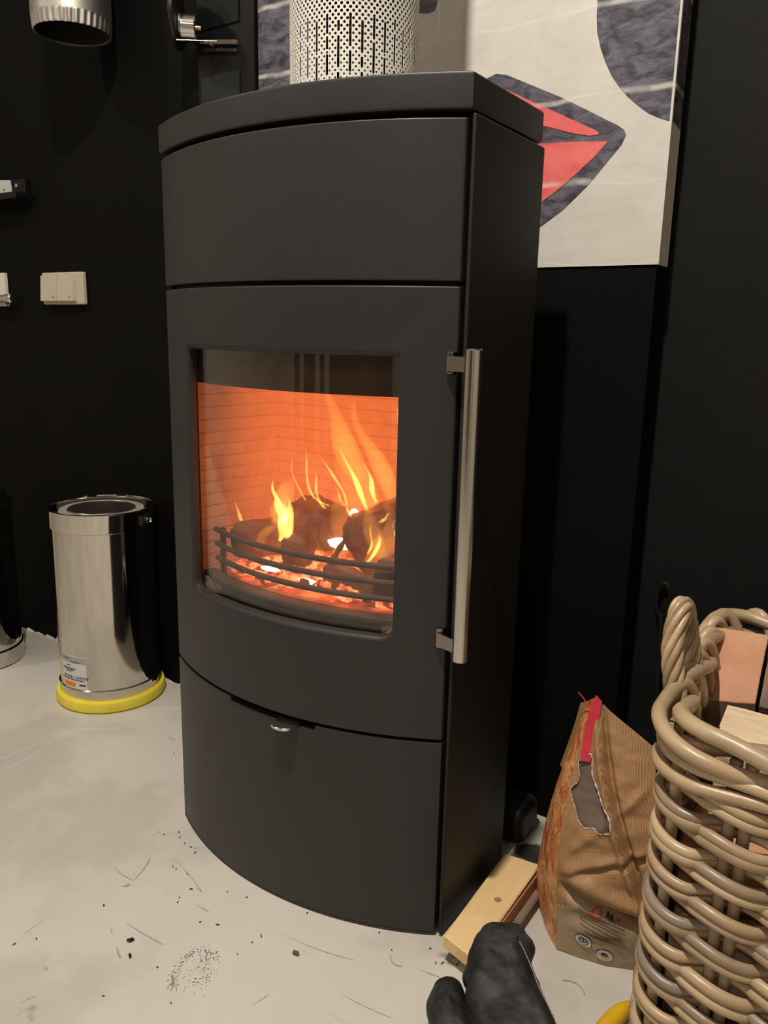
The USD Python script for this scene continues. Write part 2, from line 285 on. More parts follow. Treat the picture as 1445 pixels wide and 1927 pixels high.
# floor: painted screed with trowel marks, scuffs and soot
def floor_material():
    nodes = {'g': ('geometry', {}), 'n1': ('noise_texture', {'scale': 2.2, 'detail': 5., 'roughness': .6}), 'r1': ('rgb_ramp', {'ramp': [(0, (.43, .40, .345)), (.36, (.47, .435, .38)), (.46, (.495, .46, .395)), (.52, (.56, .52, .452)), (.66, (.585, .545, .475)), (1, (.59, .555, .485))]}),
             'mp': ('mapping', {'scale': (3, 30, 1), 'rotation': (0, 0, .9)}), 'n2': ('noise_texture', {'scale': 3.4, 'detail': 4., 'distortion': .4}), 'r2': ('rgb_ramp', {'ramp': [(0, (0, 0, 0)), (.69, (0, 0, 0)), (.76, (.55, .55, .55)), (1, (.7, .7, .7))]}),
             'n3': ('noise_texture', {'scale': 1.7, 'detail': 2.}), 'r3': ('rgb_ramp', {'ramp': [(0, (0, 0, 0)), (.5, (0, 0, 0)), (.62, (1, 1, 1)), (1, (1, 1, 1))]}), 'mm': ('math', {'math_type': 'multiply'}),
             'sc': ('mix', {'color2': (.16, .135, .11)}), 'p': ('principled_bsdf', {'roughness': .42, 'specular_ior_level': .35}),
             'nb': ('noise_texture', {'scale': 9., 'detail': 5.}), 'b': ('bump', {'strength': .5, 'distance': .002}),
             'n4': ('noise_texture', {'scale': 190., 'detail': 2.}), 'n5': ('noise_texture', {'scale': 24., 'detail': 3.})}
    links = [('g.position', 'n1.vector'), ('n1.fac', 'r1.fac'), ('g.position', 'mp.vector'), ('mp.vector', 'n2.vector'), ('n2.fac', 'r2.fac'), ('g.position', 'n3.vector'), ('n3.fac', 'r3.fac'), ('r2.color', 'mm.value1'), ('r3.color', 'mm.value2'), ('mm.value', 'sc.fac'), ('r1.color', 'sc.color1'),
             ('g.position', 'nb.vector'), ('nb.fac', 'b.height'), ('b.normal', 'p.normal'), ('g.position', 'n4.vector'), ('g.position', 'n5.vector')]
    last = 'sc.color'
    # smudges with a place and shape of their own: (x, y, radius, grain, colour, strength)
    spots = [(.310, -.026, .032, 'n5', (.14, .10, .075), .75), (.30, .262, .045, 'n5', (.022, .021, .02), 1.0), (.330, .235, .05, 'n5', (.03, .028, .026), 1.0), (-.173, -.063, .035, 'n5', (.24, .21, .185), .5), (-.098, -.417, .03, 'n5', (.22, .20, .17), .6), (.02, -.225, .03, 'n4', (.14, .125, .12), .5)]
    for i, (x, y, r, grain, c, s) in enumerate(spots):
        nodes |= {f'd{i}': ('vector_math', {'math_type': 'distance', 'vector2': (x, y, 0)}), f'f{i}': ('map_range', {'from_min': r * .25, 'from_max': r * 1.25, 'to_min': .62 * s + .05, 'to_max': .0, 'clamp': True}),
                  f'k{i}': ('math', {'math_type': 'add'}), f'q{i}': ('map_range', {'from_min': .86, 'from_max': 1.02, 'to_min': 0., 'to_max': .95, 'clamp': True}), f'x{i}': ('mix', {'color2': c})}
        links += [('g.position', f'd{i}.vector1'), (f'd{i}.value', f'f{i}.value'), (f'f{i}.result', f'k{i}.value1'), (f'{grain}.fac', f'k{i}.value2'), (f'k{i}.value', f'q{i}.value'), (f'q{i}.result', f'x{i}.fac'), (last, f'x{i}.color1')]
        last = f'x{i}.color'
    links.append((last, 'p.base_color'))
    return usdkit.material(stage, '/World/Looks/floor_screed', nodes, links, surface='p.BSDF')
M['floor'] = floor_material()
struct('floor', box(XL, XR, YF, WR + .1, -.06, 0), M['floor'])
fm = stage.GetPrimAtPath('/World/floor')
M['floor_ridge'] = mat('floor_ridge', (.58, .55, .48), .5)
for pts in ([(-.715, -.082), (-.709, -.003), (-.700, .096)], [(-.674, -.098), (-.684, -.007), (-.687, .093), (-.658, .120), (-.620, .150)]):
    q = spline([(*p, .0) for p in pts], 24); struct('paint_ridge', tube(q, .0011, 6, flat=.5), M['floor_ridge'], fm)
M['scuff'] = mat('scuff', (.26, .22, .18), .6, col2=(.40, .36, .30), scale=120)
for pts, w in (([(-.25, -.168), (-.219, -.174), (-.195, -.173)], .0011), ([(-.195, -.173), (-.204, -.145), (-.217, -.12)], .0017), ([(-.263, -.08), (-.262, -.07), (-.26, -.059)], .001), ([(-.13, -.242), (-.089, -.242), (-.049, -.24)], .0013), ([(-.228, -.349), (-.232, -.33), (-.232, -.309)], .0007),
               ([(-.1, -.281), (-.09, -.287), (-.078, -.292)], .0018), ([(-.152, -.361), (-.148, -.363), (-.144, -.364)], .0022), ([(-.123, -.419), (-.121, -.409), (-.115, -.399)], .001), ([(-.101, -.127), (-.095, -.128), (-.087, -.129)], .0011), ([(-.072, -.154), (-.058, -.155), (-.045, -.154)], .0012),
               ([(-.201, -.192), (-.195, -.189), (-.193, -.182)], .0028), ([(-.391, .032), (-.388, .034), (-.384, .037)], .0012), ([(-.446, -.233), (-.4455, -.229), (-.445, -.225)], .0013), ([(-.14, -.261), (-.133, -.265), (-.125, -.269)], .0008), ([(.075, -.125), (.137, -.12), (.194, -.106)], .0009),
               ([(.28, -.067), (.295, -.066), (.309, -.064)], .0013), ([(.212, -.164), (.24, -.164), (.292, -.158)], .0009), ([(.13, -.246), (.132, -.235), (.135, -.221)], .0009), ([(-.189, -.097), (-.14, -.110), (-.085, -.129)], .0008)):
    q = spline([(*p, .0) for p in pts], 16); k = np.linspace(0, 1, 16)
    struct('scuff_mark', tube(q, w * (.25 + .75 * np.sin(np.pi * (.15 + .85 * (1 - k)) ** .8)), 6, flat=.12), M['scuff'], fm)
struct('ceiling', box(XL, XR, YF, WR + .1, CEIL, CEIL + .06), M['ceiling'])
struct('wall_back', box(XL, WE, WY, WR + .1, 0, CEIL), M['black_wall'])
struct('wall_right_back', box(WE, XR, WR, WR + .1, 0, CEIL), M['side_wall'])
struct('wall_left', box(XL - .1, XL, YF, WR + .1, 0, CEIL), M['pale_wall'])
struct('wall_right', box(XR, XR + .1, YF, WR + .1, 0, CEIL), M['pale_wall'])
struct('wall_front', box(XL, XR, YF - .1, YF, 0, CEIL), M['pale_wall'])
dr = struct('door_1', box(-2.5, .75, YF + .0005, YF + .05, 0, 2.45), M['dark_wall'])
for x in (-2.15, -1.55, -1.22): struct('door_post', box(x - .09, x + .07, YF + .051, YF + .10, 0, 2.4), M['pale_wall'], dr)
# flakes of white paint left along the foot of the black wall
fl = []
for k in range(26):
    x = -1.45 + k * .045 + rng.uniform(-.015, .015); w = rng.uniform(.012, .03); h = rng.uniform(.004, .011)
    fl.append(hull([[x - w, WY, .0], [x + w, WY, 0], [x - w * .8, WY - .004, 0], [x + w * .8, WY - .004, 0], [x - w * .5, WY - .002, h], [x + w * .4, WY - .002, h * .7]]))
tag(obj('trim_1', join(fl), M['paper_white'], None, False), kind='structure')

# ceiling lamps, each a ring, a recessed disc and its own light
for i, (x, y, r, I) in enumerate(LAMPS):
    t = thing('ceiling_spot', 'round recessed ceiling spot ' + ['above the front of the stove', 'near the left wall of the room', 'in the middle of the room behind the viewer', 'in the rear right part of the room', 'in the rear left corner of the room'][i], 'lamp', None, (x, y, CEIL))
    obj('rim', lathe([(r + .004, CEIL - .002), (r + .004, CEIL - .008), (r + .016, CEIL - .008), (r + .018, CEIL - .001), (r + .004, CEIL - .001)], 32, (x, y, 0)), M['lamp_rim'], t)
    L = UsdLux.DiskLight.Define(stage, str(t.GetPath()) + '/bulb')
    L.CreateRadiusAttr(r); L.CreateIntensityAttr(I / (math.pi * r * r) * .001); L.CreateColorAttr(Gf.Vec3f(*LAMP_COLOR)); L.AddTranslateOp().Set(Gf.Vec3d(0, 0, -.012))

# ------------------------------------------------------------------ the stove
RA, YC = .52245, .45164
def arc(x, d=0.): return YC - np.sqrt(RA * RA - np.asarray(x) ** 2) + d
def rr(x0, x1, z0, z1, rad, n=5, ns=28):
    """Rounded rectangle with one radius per corner (bl, br, tr, tl), the same point count whatever its size."""
    P = []
    for (cx, cz, a0), r, nxt in zip([(x0, z0, 180), (x1, z0, 270), (x1, z1, 0), (x0, z1, 90)], rad, [(x1, z0), (x1, z1), (x0, z1), (x0, z0)]):
        ox, oz = cx + (r if cx == x0 else -r), cz + (r if cz == z0 else -r)
        for a in np.radians(np.linspace(a0, a0 + 90, n)): P.append((ox + r * math.cos(a), oz + r * math.sin(a)))
    out, segs = [], [ns, 4, ns, 4]
    for k in range(4):
        c = P[k * n:(k + 1) * n]; out += c; a, b = c[-1], P[((k + 1) % 4) * n]
        out += [(a[0] + (b[0] - a[0]) * s, a[1] + (b[1] - a[1]) * s) for s in np.linspace(0, 1, segs[k] + 2)[1:-1]]
    return A(out)
def grow(x0, x1, z0, z1, rad, d): return (x0 - d, x1 + d, z0 - d, z1 + d, [max(r + d, .0005) for r in rad])
def bent(P, d): return np.c_[P[:, 0], arc(P[:, 0], d), P[:, 1]]
def curved_panel(x0, x1, z0, z1, th, bev, d0=0., rad=(.001,) * 4, win=None, wrad=None, wbev=.004, ns=28):
    o = (x0, x1, z0, z1, rad); loops = []
    ang = np.radians([0, 30, 60, 90])
    loops.append(bent(rr(*o, ns=ns), d0 + th))
    for a in ang: loops.append(bent(rr(*grow(*o, -bev * (1 - math.cos(a))), ns=ns), d0 + bev * (1 - math.sin(a))))
    if win is None:
        last = rr(*grow(*o, -bev), ns=ns); last[:, 1] = (z0 + z1) / 2; loops.append(bent(last, d0))
        back = rr(*o, ns=ns); back[:, 1] = (z0 + z1) / 2
        return outward(loft([bent(back, d0 + th)] + loops))
    w = (*win, wrad)
    for a in ang[::-1]: loops.append(bent(rr(*grow(*w, wbev * (1 - math.cos(a))), ns=ns), d0 + wbev * (1 - math.sin(a))))
    loops.append(bent(rr(*w, ns=ns), d0 + th))
    return outward(loft(loops, close=True))
stove = thing('wood_stove', 'tall dark grey steel wood stove with curved front, lit fire behind glass', 'stove')
Hs, ZL = 1.17, 1.128
# lid with a curved front edge
RL = (.5354 ** 2 / 4 + .0657 ** 2) / (2 * .0657)
xs = np.linspace(-.2685, .2685, 41); ys = (RL - .0657) - np.sqrt(RL ** 2 - np.clip(xs, -.2677, .2677) ** 2) - .0
lid = np.r_[np.c_[xs, ys + .002], [[.2690, .05], [.2705, .205], [-.2705, .205], [-.2690, .05]]]
lp = []
for z, d in ((ZL, .004), (ZL + .0012, .0012), (ZL + .004, 0), (Hs - .004, 0), (Hs - .0012, .0012), (Hs, .004)):
    q = offset_poly(lid, d); lp.append(np.c_[q, np.full(len(q), z)])
obj('top_plate', outward(loft(lp, cap0=True, cap1=True)), M['stove'], stove)
for s in (1, -1):
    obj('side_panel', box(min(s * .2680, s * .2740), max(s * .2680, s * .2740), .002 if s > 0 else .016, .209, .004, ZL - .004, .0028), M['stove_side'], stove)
obj('back_panel', box(-.2675, .2675, .200, .2085, .004, ZL - .005), M['stove_inner'], stove)
# recessed carcass behind the doors
obj('carcass_front', curved_panel(-.2672, .2672, .006, ZL - .003, .008, .001, .022, win=(-.214, .214, .446, .862), wrad=(.01,) * 4, wbev=.001), M['stove_inner'], stove)
bp = np.r_[np.c_[np.linspace(-.2640, .2640, 31), arc(np.linspace(-.2626, .2626, 31), .001)], [[.2670, .2], [-.2670, .2]]]
obj('base_plate', outward(loft([np.c_[bp, np.full(len(bp), 0.)], np.c_[bp, np.full(len(bp), .0045)]], cap0=True, cap1=True)), M['rusty_edge'], stove, label='rust-edged base plate')
inn = offset_poly(np.r_[np.c_[np.linspace(-.262, .262, 31), arc(np.linspace(-.262, .262, 31), .04)], [[.262, .198], [-.262, .198]]], .001)
obj('carcass_shelf', outward(loft([np.c_[inn, np.full(len(inn), ZL - .010)], np.c_[inn, np.full(len(inn), ZL - .0002)]], cap0=True, cap1=True)), M['stove_inner'], stove)
obj('carcass_bottom', outward(loft([np.c_[inn, np.full(len(inn), .43)], np.c_[inn, np.full(len(inn), .444)]], cap0=True, cap1=True)), M['stove_inner'], stove)
# upper front, door, ash cover
obj('upper_panel', curved_panel(-.2626, .2626, .9335, 1.1195, .016, .0022), M['stove'], stove)
WIN = (-.176, .194, .4625, .8405)
door = obj('door', curved_panel(-.2626, .2626, .3165, .9275, .016, .0022, win=WIN, wrad=(.016, .016, .003, .003), wbev=.009), M['stove'], stove)
gl = curved_panel(-.185, .203, .4535, .8495, .003, .0005, .0165)
obj('glass_pane', gl, M['glass'], door, label='curved clear glass pane')
hx, hy = .2990, -.026
zt = np.linspace(.4535, .8535, 2)
obj('handle_bar', lathe([(.0, .4535), (.0095, .4535), (.0107, .4547), (.0107, .8523), (.0095, .8535), (0, .8535)], 40, (hx, hy, 0)), M['steel'], door, label='brushed steel handle bar')
for z0 in (.822, .457):
    obj('handle_mount', box(.2525, .2624, -.0105, .004, z0 - .001, z0 + .0265, .0016), M['mount_steel'], door)
    obj('handle_arm', hull([[.2550, -.0130, z0 + .003], [.2590, -.0080, z0 + .003], [.2550, -.0130, z0 + .0215], [.2590, -.0080, z0 + .0215], [hx - .006, hy + .002, z0 + .003], [hx - .002, hy + .006, z0 + .003], [hx - .006, hy + .002, z0 + .0215], [hx - .002, hy + .006, z0 + .0215]]), M['mount_steel'], door)
# lower cover with a notch for the knob in its top edge
SX0, SX1 = -.078, .0885; nz = .3115; nd = .3035
def lower_cover():
    X = sorted(set(np.round(np.r_[np.linspace(-.2626, .2626, 45), [SX0, SX0 + .0012, SX0 + .003, SX1 - .003, SX1 - .0012, SX1]], 5)))
    rows = []
    def top(x):
        if x <= SX0 or x >= SX1: return nz
        e = min(x - SX0, SX1 - x); return nd if e >= .003 else nd + (nz - nd) * max(0, 1 - e / .0015) * (1 if e < .0015 else 0)
    X = A(X); T = A([top(x) for x in X]); b = .0022
    def row(z, d): return np.c_[X, arc(X, d), z]
    lo = .0048
    loops = [row(np.full(len(X), lo), .016), row(np.full(len(X), lo), b), row(np.full(len(X), lo + b * .3), b * .3), row(np.full(len(X), lo + b), 0), row(np.full(len(X), .29), 0), row(T - b, 0), row(T - b * .3, b * .3), row(T, b), row(T, .016)]
    v = np.vstack(loops); n = len(X); f = []
    K = len(loops)
    for k in range(K):
        a, c = k * n, ((k + 1) % K) * n
        for i in range(n - 1): f += [[a + i, a + i + 1, c + i + 1], [a + i, c + i + 1, c + i]]
    for e in (0, n - 1):
        ids = [k * n + e for k in range(K)]; c = len(v); v = np.vstack([v, v[ids].mean(0)])
        f += [[c, ids[k], ids[(k + 1) % K]] for k in range(K)]
    return outward((v, A(f)))
cover = obj('lower_cover', lower_cover(), M['stove'], stove)
kx = .043
ky = float(arc(kx))
a = np.radians(np.linspace(0, 180, 18))
kp = np.r_[np.c_[kx + .0190 * np.cos(-a), ky - .014 - .014 * np.sin(a)], [[kx - .019, ky + .012], [kx + .019, ky + .012]]][::-1]
kp = kp if sg.Polygon(kp).exterior.is_ccw else kp[::-1]
kl = []
for z, d in ((.3055, .001), (.3062, 0), (.3092, 0), (.3100, .001)):
    q = offset_poly(kp, d); kl.append(np.c_[q, np.full(len(q), z)])
obj('knob', outward(loft(kl, cap0=True, cap1=True)), M['steel'], cover, label='flat rounded steel pull tab')
# firebox
FB = .172
def grooved(p0, p1, z0, z1, nrm, pitch=.0205, dep=.0018, th=.02):
    """A fireclay slab whose face has horizontal grooves."""
    p0, p1, nrm = A(p0), A(p1), A(nrm); zs, ds = [], []
    z = z0
    while z < z1 - 1e-6:
        e = min(z + pitch, z1)
        zs += [z, z + .0006, z + .0014, e - .0014, e - .0006]; ds += [-dep, -dep, 0, 0, -dep]; z = e
    zs.append(z1); ds.append(-dep)
    Lp = []
    for p in (p0, p1):
        Lp.append(np.r_[[[*(p + nrm * d), zz] for d, zz in zip(ds, zs)], [[*(p - nrm * th), z1], [*(p - nrm * th), z0]]])
    v, f = loft(Lp, cap0=True, cap1=True)
    return v, f
obj('firebox_back', grooved((-.182, FB), (.182, FB), .46, .853, (0, -1), th=.018), M['brick_glow'], stove, False, label='grooved fireclay back slab')
for s in (-1, 1):
    d = A([.182 - .206, FB - .008]); n = A([d[1], -d[0]]) / np.linalg.norm(d); n = A([-s * abs(n[0]), -abs(n[1])])
    obj('firebox_side', grooved((s * .206, .008), (s * .182, FB), .46, .853, n, th=.03), M['brick_glow'], stove, False, label='grooved fireclay side slab')
obj('firebox_floor', box(-.196, .196, .0, FB, .446, .470), M['brick_glow'], stove, False)
obj('baffle', box(-.196, .196, .034, FB - .004, .835, .853), M['stove_inner'], stove, False)
hd = curved_panel(-.206, .206, .787, .861, .004, .0008, .036)
obj('header_plate', hd, M['cast'], stove)
obj('sill_plate', curved_panel(-.207, .207, .467, .4755, .024, .002, .038), M['cast'], stove)
obj('sill_face', curved_panel(-.207, .207, .449, .4665, .014, .002, .046), M['cast'], stove)
for z, x0 in ((.547, -.188), (.5235, -.186), (.4995, -.184)):
    xx = np.linspace(x0, .188, 60)
    obj('log_guard_bar', tube(np.c_[xx, arc(xx, .054) + .004 * ((xx + .0) / .19) ** 2, np.full(60, z) - .004 * (xx < -.15) * 0], .0045, 10), M['cast'], stove, label='curved cast iron log guard bar')
for sx in (-.172, .172):
    y = float(arc(sx, .0635))
    obj('log_guard_post', box(sx - .004, sx + .004, y - .003, y + .004, .4705, .552, .001), M['cast'], stove)

# ------------------------------------------------------------------ the fire
def charlog(name, label, c, size, rot, m, seed, group=None, cat='log', seg=14, taper=.0):
    """A split log: a lumpy bevelled prism with cracks, given its long axis along x before turning."""
    lx, ly, lz = size; r_ = np.random.default_rng(seed); K = seg; n = 16
    base = []
    for a in np.linspace(0, 2 * math.pi, n, endpoint=False):
        q = 1 / max(abs(math.cos(a)) ** 4 + abs(math.sin(a)) ** 4, 1e-6) ** .25; base.append((q * math.cos(a) * (1 + r_.uniform(-.10, .10)), q * math.sin(a) * (1 + r_.uniform(-.10, .10))))
    base = A(base); L = []
    for k, s in enumerate(np.linspace(-1, 1, K)):
        w = 1 - .16 * max(0, abs(s) - .86) / .14; w *= 1 - taper * (s * .5 + .5)
        P = np.c_[np.full(n, s * lx / 2), base * A([ly / 2, lz / 2]) * w]
        L.append(P)
    L = [L[0] * A([1, .55, .55])] + L + [L[-1] * A([1, .55, .55])]
    v, f = loft(L, cap0=True, cap1=True); v, f = outward((v, f))
    tm = trimesh.Trimesh(v, f).subdivide().subdivide() ; v, f = A(tm.vertices), A(tm.faces)
    nn = A(tm.vertex_normals); v = v + nn * ((meshkit.fbm(v * 60 + seed * 9, 3, seed) - .5) * .007)[:, None]
    R = trimesh.transformations.euler_matrix(*rot)[:3, :3]
    v = v @ R.T + A(c)
    p = obj(name, (v, f), m, None, 40); tag(p, label, cat, group); return p
charlog('burning_log', 'dark burning log lying at the left of the fire', (-.108, .062, .538), (.115, .055, .056), (.2, -.12, .55), M['char'], 1)
charlog('burning_log', 'blocky burning log standing in the middle of the fire', (-.008, .066, .577), (.085, .062, .066), (.15, .10, -.30), M['char'], 2)
charlog('burning_log', 'large rounded burning log at the right of the fire', (.118, .085, .575), (.125, .075, .098), (.3, -.42, .35), M['char'], 3)
charlog('burning_log', 'crackled grey charred log end low in the middle of the fire', (-.030, .043, .532), (.042, .036, .046), (.1, .05, .3), M['char_grey'], 4)
charlog('burning_log', 'crackled charred log low behind the guard at right', (.075, .044, .500), (.085, .036, .040), (.0, .18, .1), M['char_grey'], 5)
charlog('burning_log', 'charred log end near the right edge of the glass', (.150, .044, .518), (.050, .05, .062), (.1, .1, .2), M['char_grey'], 6)
charlog('burning_log', 'charred log lying across the back of the fire', (-.03, .142, .530), (.26, .036, .05), (.0, .05, .05), M['char'], 8)
st = tube(spline([(.030, .036, .512), (.050, .034, .540), (.066, .036, .566), (.083, .04, .586)], 16), np.linspace(.0055, .003, 16) * (1 + .25 * np.sin(np.arange(16) * 1.7)), 8)
tag(obj('kindling_stick', st, M['char_grey']), 'thin charred kindling stick leaning diagonally in front of the flames', 'stick')
# ember bed: lumps of glowing coal
em = []
for k in range(230):
    x = rng.uniform(-.172, .172); y = rng.uniform(float(arc(x, .082)), .155); r = rng.uniform(.006, .013)
    s = trimesh.creation.icosphere(1, r); s.vertices *= 1 + rng.uniform(-.25, .25, (len(s.vertices), 1)); s.vertices = s.vertices * [1.2, 1, .75] + [x, y, .4745 + rng.uniform(0, .012) + .012 * math.exp(-(x / .1) ** 2)]
    em.append(s)
tag(obj('ember_bed', join(em), M['ember'], None, False), 'bed of glowing red embers under the burning logs', 'embers', kind='stuff')
fire = thing('fire', 'orange and yellow flames rising from the logs behind the stove glass', 'fire', loc=(0, .06, .5))
def flame(name, pts, w, flat, m, n=26, wob=.0, seed=0):
    P = spline(pts, n); t = np.linspace(0, 1, n)
    prof = np.sin(np.pi * np.clip(t * .86 + .14, 0, 1) ** .75) ** .9; prof = np.maximum(prof * (1 + .18 * np.sin(t * 9 + seed)), .02)
    r_ = np.random.default_rng(seed); P = P + np.c_[np.sin(t * 7 + seed) * wob, np.zeros(n), np.zeros(n)] * t[:, None]
    v, f = tube(P, w * prof, 10, flat=flat)
    return obj(name, outward((v, f)), m, fire, True)
FL = [ # points (x, y, z), half width
    ([(-.072, .060, .560), (-.078, .062, .590), (-.092, .060, .615), (-.094, .058, .640)], .0075),
    ([(-.058, .050, .552), (-.066, .052, .575), (-.082, .055, .600), (-.088, .055, .622)], .0085),
    ([(-.040, .026, .556), (-.030, .026, .585), (-.036, .027, .608), (-.040, .027, .622)], .0080),
    ([(-.052, .026, .548), (-.048, .026, .565), (-.056, .027, .590), (-.060, .027, .606)], .0075),
    ([(.105, .060, .625), (.098, .060, .640), (.090, .062, .662), (.082, .062, .682)], .0055),
    ([(.085, .065, .610), (.068, .066, .640), (.048, .068, .672), (.030, .07, .705)], .0055),
    ([(.150, .050, .555), (.153, .050, .575), (.146, .052, .592), (.150, .05, .612)], .008),
    ([(.062, .060, .590), (.056, .060, .604), (.048, .062, .614)], .004),
    ([(.020, .05, .605), (.004, .05, .622), (.000, .05, .645), (-.012, .05, .665)], .0035),
    ([(-.012, .06, .615), (-.024, .06, .645), (-.030, .06, .680), (-.034, .06, .705)], .0025),
    ([(.100, .04, .535), (.118, .04, .555), (.122, .042, .58), (.112, .042, .605)], .0045),
    ([(-.150, .05, .555), (-.165, .05, .575), (-.168, .052, .595)], .0035),
    ([(.125, .09, .735), (.120, .09, .752), (.126, .09, .768)], .003),
]
FL += [([(-.0277, .06, .610), (-.046, .06, .633), (-.0565, .06, .685)], .0022), ([(.0173, .06, .608), (-.0066, .06, .615), (-.0245, .06, .636), (-.032, .06, .660)], .0030),
    ([(.0507, .06, .612), (.0373, .06, .6435), (.0097, .06, .670), (-.007, .06, .690)], .0034), ([(.0513, .055, .613), (.038, .055, .630), (.031, .055, .646)], .0026),
    ([(-.057, .03, .578), (-.0425, .03, .594), (-.0456, .03, .612)], .0058), ([(.119, .045, .598), (.135, .045, .611), (.143, .045, .6175)], .0040), ([(.1118, .03, .554), (.1187, .03, .5795), (.1136, .03, .6025)], .0030)]
for i, (pts, w) in enumerate(FL): flame('flame', pts, w, .6, M['flame'], wob=.004, seed=i)
SOFT = [
    ([(-.075, .06, .545), (-.075, .06, .58), (-.07, .062, .61), (-.06, .06, .645)], .030),
    ([(.035, .06, .53), (.045, .06, .565), (.035, .06, .60), (.02, .06, .64)], .022),
    ([(.09, .075, .60), (.07, .075, .65), (.03, .08, .70), (.00, .085, .76), (-.02, .085, .80)], .030),
    ([(.10, .05, .53), (.125, .05, .56), (.14, .05, .60), (.12, .05, .64)], .028),
    ([(.12, .08, .62), (.10, .08, .67), (.06, .085, .72), (.05, .085, .78)], .022),
    ([(-.03, .04, .53), (-.05, .042, .56), (-.06, .045, .59)], .018),
    ([(.02, .035, .51), (.022, .036, .54), (.012, .036, .58)], .010),
]
SOFT += [([(-.102, .03, .526), (-.087, .03, .5525), (-.0645, .03, .575)], .014), ([(.0276, .03, .537), (.0171, .03, .5856), (.013, .03, .612)], .008), ([(.138, .03, .5525), (.123, .03, .582), (.109, .03, .611), (.117, .03, .644)], .018), ([(-.0665, .04, .571), (-.061, .04, .611), (-.05, .04, .646)], .020),
    ([(.075, .06, .60), (.050, .06, .65), (.03, .06, .69)], .018)]
for i, (pts, w) in enumerate(SOFT): flame('soft_flame', pts, w, .55, M['flame_soft'], wob=.006, seed=20 + i)
for c, s in (((.050, .046, .556), (.022, .010, .009)), ((.058, .07, .600), (.008, .006, .007)), ((-.018, .05, .566), (.016, .006, .0035)), ((.0, .025, .492), (.030, .008, .0045)), ((-.075, .028, .497), (.02, .006, .004)), ((.155, .05, .565), (.007, .006, .012))):
    sp = trimesh.creation.icosphere(2, 1.); sp.vertices = sp.vertices * s * (1 + .35 * (meshkit.fbm(A(sp.vertices) * 2 + c[0] * 50, 3, 5) - .5))[:, None] + c
    obj('hot_spot', sp, M['ember_hot'], fire, True)
# hot glowing gas that fills the firebox between the slabs
gx = np.linspace(-.170, .170, 21)
gp = np.r_[np.c_[gx, arc(gx, .062)], [[.165, .16], [-.165, .16]]]
obj('hot_gas', outward(loft([np.c_[gp, np.full(len(gp), .476)], np.c_[gp, np.full(len(gp), .832)]], cap0=True, cap1=True)), M['glow'], fire, False)

# ------------------------------------------------------------------ perforated cylinder on the stove
gc = (.038, .083); GR = .088; GZ = Hs
guard = thing('flue_guard', 'cream perforated metal cylinder with dots and slots standing on the stove lid', 'flue guard', loc=(*gc, Hs))
NC = 72; cw = 2 * math.pi * GR / NC; hz = .26; pz = .0043
parts = []
r_ = np.random.default_rng(3)
slots = {}
for c in range(0, NC, 2):
    z = .085 - .02 * r_.random() if c % 4 else .088; lst = []
    z = .0935 - (.006 if c % 4 else 0) - .004 * r_.random()
    while z > .006:
        ln = r_.choice([.012, .024, .036, .020]); lst.append((max(z - ln, .004), z)); z -= ln + .006
    slots[c] = lst
for c in range(NC):
    cs = m3.CrossSection([[(0, 0), (cw, 0), (cw, hz), (0, hz)]])
    holes = []
    for k in range(int(hz / pz)):
        z = .006 + k * pz
        if z > hz - .006: break
        rad = .0013 + .0011 * min(1, max(0, (z - .02) / .12))
        if k % 2 == 0: holes.append((cw / 2, z, rad))
        else: holes += [(0, z, rad), (cw, z, rad)]
    hs = []
    for x, z, rad in holes:
        hs.append([(x + rad * math.cos(a), z + rad * math.sin(a)) for a in np.linspace(0, 2 * math.pi, 8, endpoint=False)])
    H = m3.CrossSection(hs, m3.FillRule.Positive)
    for (z0, z1) in slots.get(c, []): H = H + m3.CrossSection([[(cw / 2 - .0016, z0), (cw / 2 + .0016, z0), (cw / 2 + .0016, z1), (cw / 2 - .0016, z1)]])
    v, f = arr((cs - H).extrude(.001))
    a = (v[:, 0] + c * cw) / GR; R = GR - .001 + v[:, 2]
    parts.append((np.c_[gc[0] + R * np.cos(a), gc[1] + R * np.sin(a), GZ + v[:, 1]], f[:, [0, 1, 2]]))
obj('perforated_shell', join(parts), M['cream_metal'], guard, False)
obj('inner_pipe', lathe([(.0, GZ), (.078, GZ), (.078, GZ + .27), (.0, GZ + .27)], 48, (*gc, 0)), M['pipe_black'], guard, label='dark flue pipe inside the shell')
obj('flue_pipe', lathe([(.0, GZ + .26), (GR, GZ + .26), (GR, CEIL - .001), (0, CEIL - .001)], 64, (*gc, 0)), M['cream_metal'], guard)

# ------------------------------------------------------------------ printed wall picture
pic = thing('wall_picture', 'large wall print of painted brick with red lips, behind the stove', 'picture', loc=(0, WY, 1))
PX0, PX1, PZ0, PZ1 = -.3995, WE, .979, 1.75
T = .003
def onwall(h): return lambda v: np.c_[v[:, 0], WY - h - v[:, 2], v[:, 1]]
sheet = join([box(PX0, PX1 + T, WY - T, WY, PZ0, PZ1), box(WE, WE + T, WY, WY + .048, PZ0 + .0, PZ1)])
obj('sheet', sheet, M['mural_cream'], pic, False)
def printed(name, poly, m, h): return obj(name, flat_poly(poly, .0006, onwall(h)), m, pic, False)
lips = sg.Polygon([(-.20, 1.19), (-.16, 1.23), (-.05, 1.262), (.03, 1.268), (.07, 1.274), (.093, 1.276), (.112, 1.281), (.131, 1.276), (.228, 1.23), (.318, 1.181), (.328, 1.174), (.331, 1.166), (.326, 1.154), (.277, 1.099), (.24, 1.066), (.195, 1.037), (.10, 1.0), (0, .995), (-.1, 1.03)])
printed('lip_outline', lips, M['mural_dark'], T + .0001)
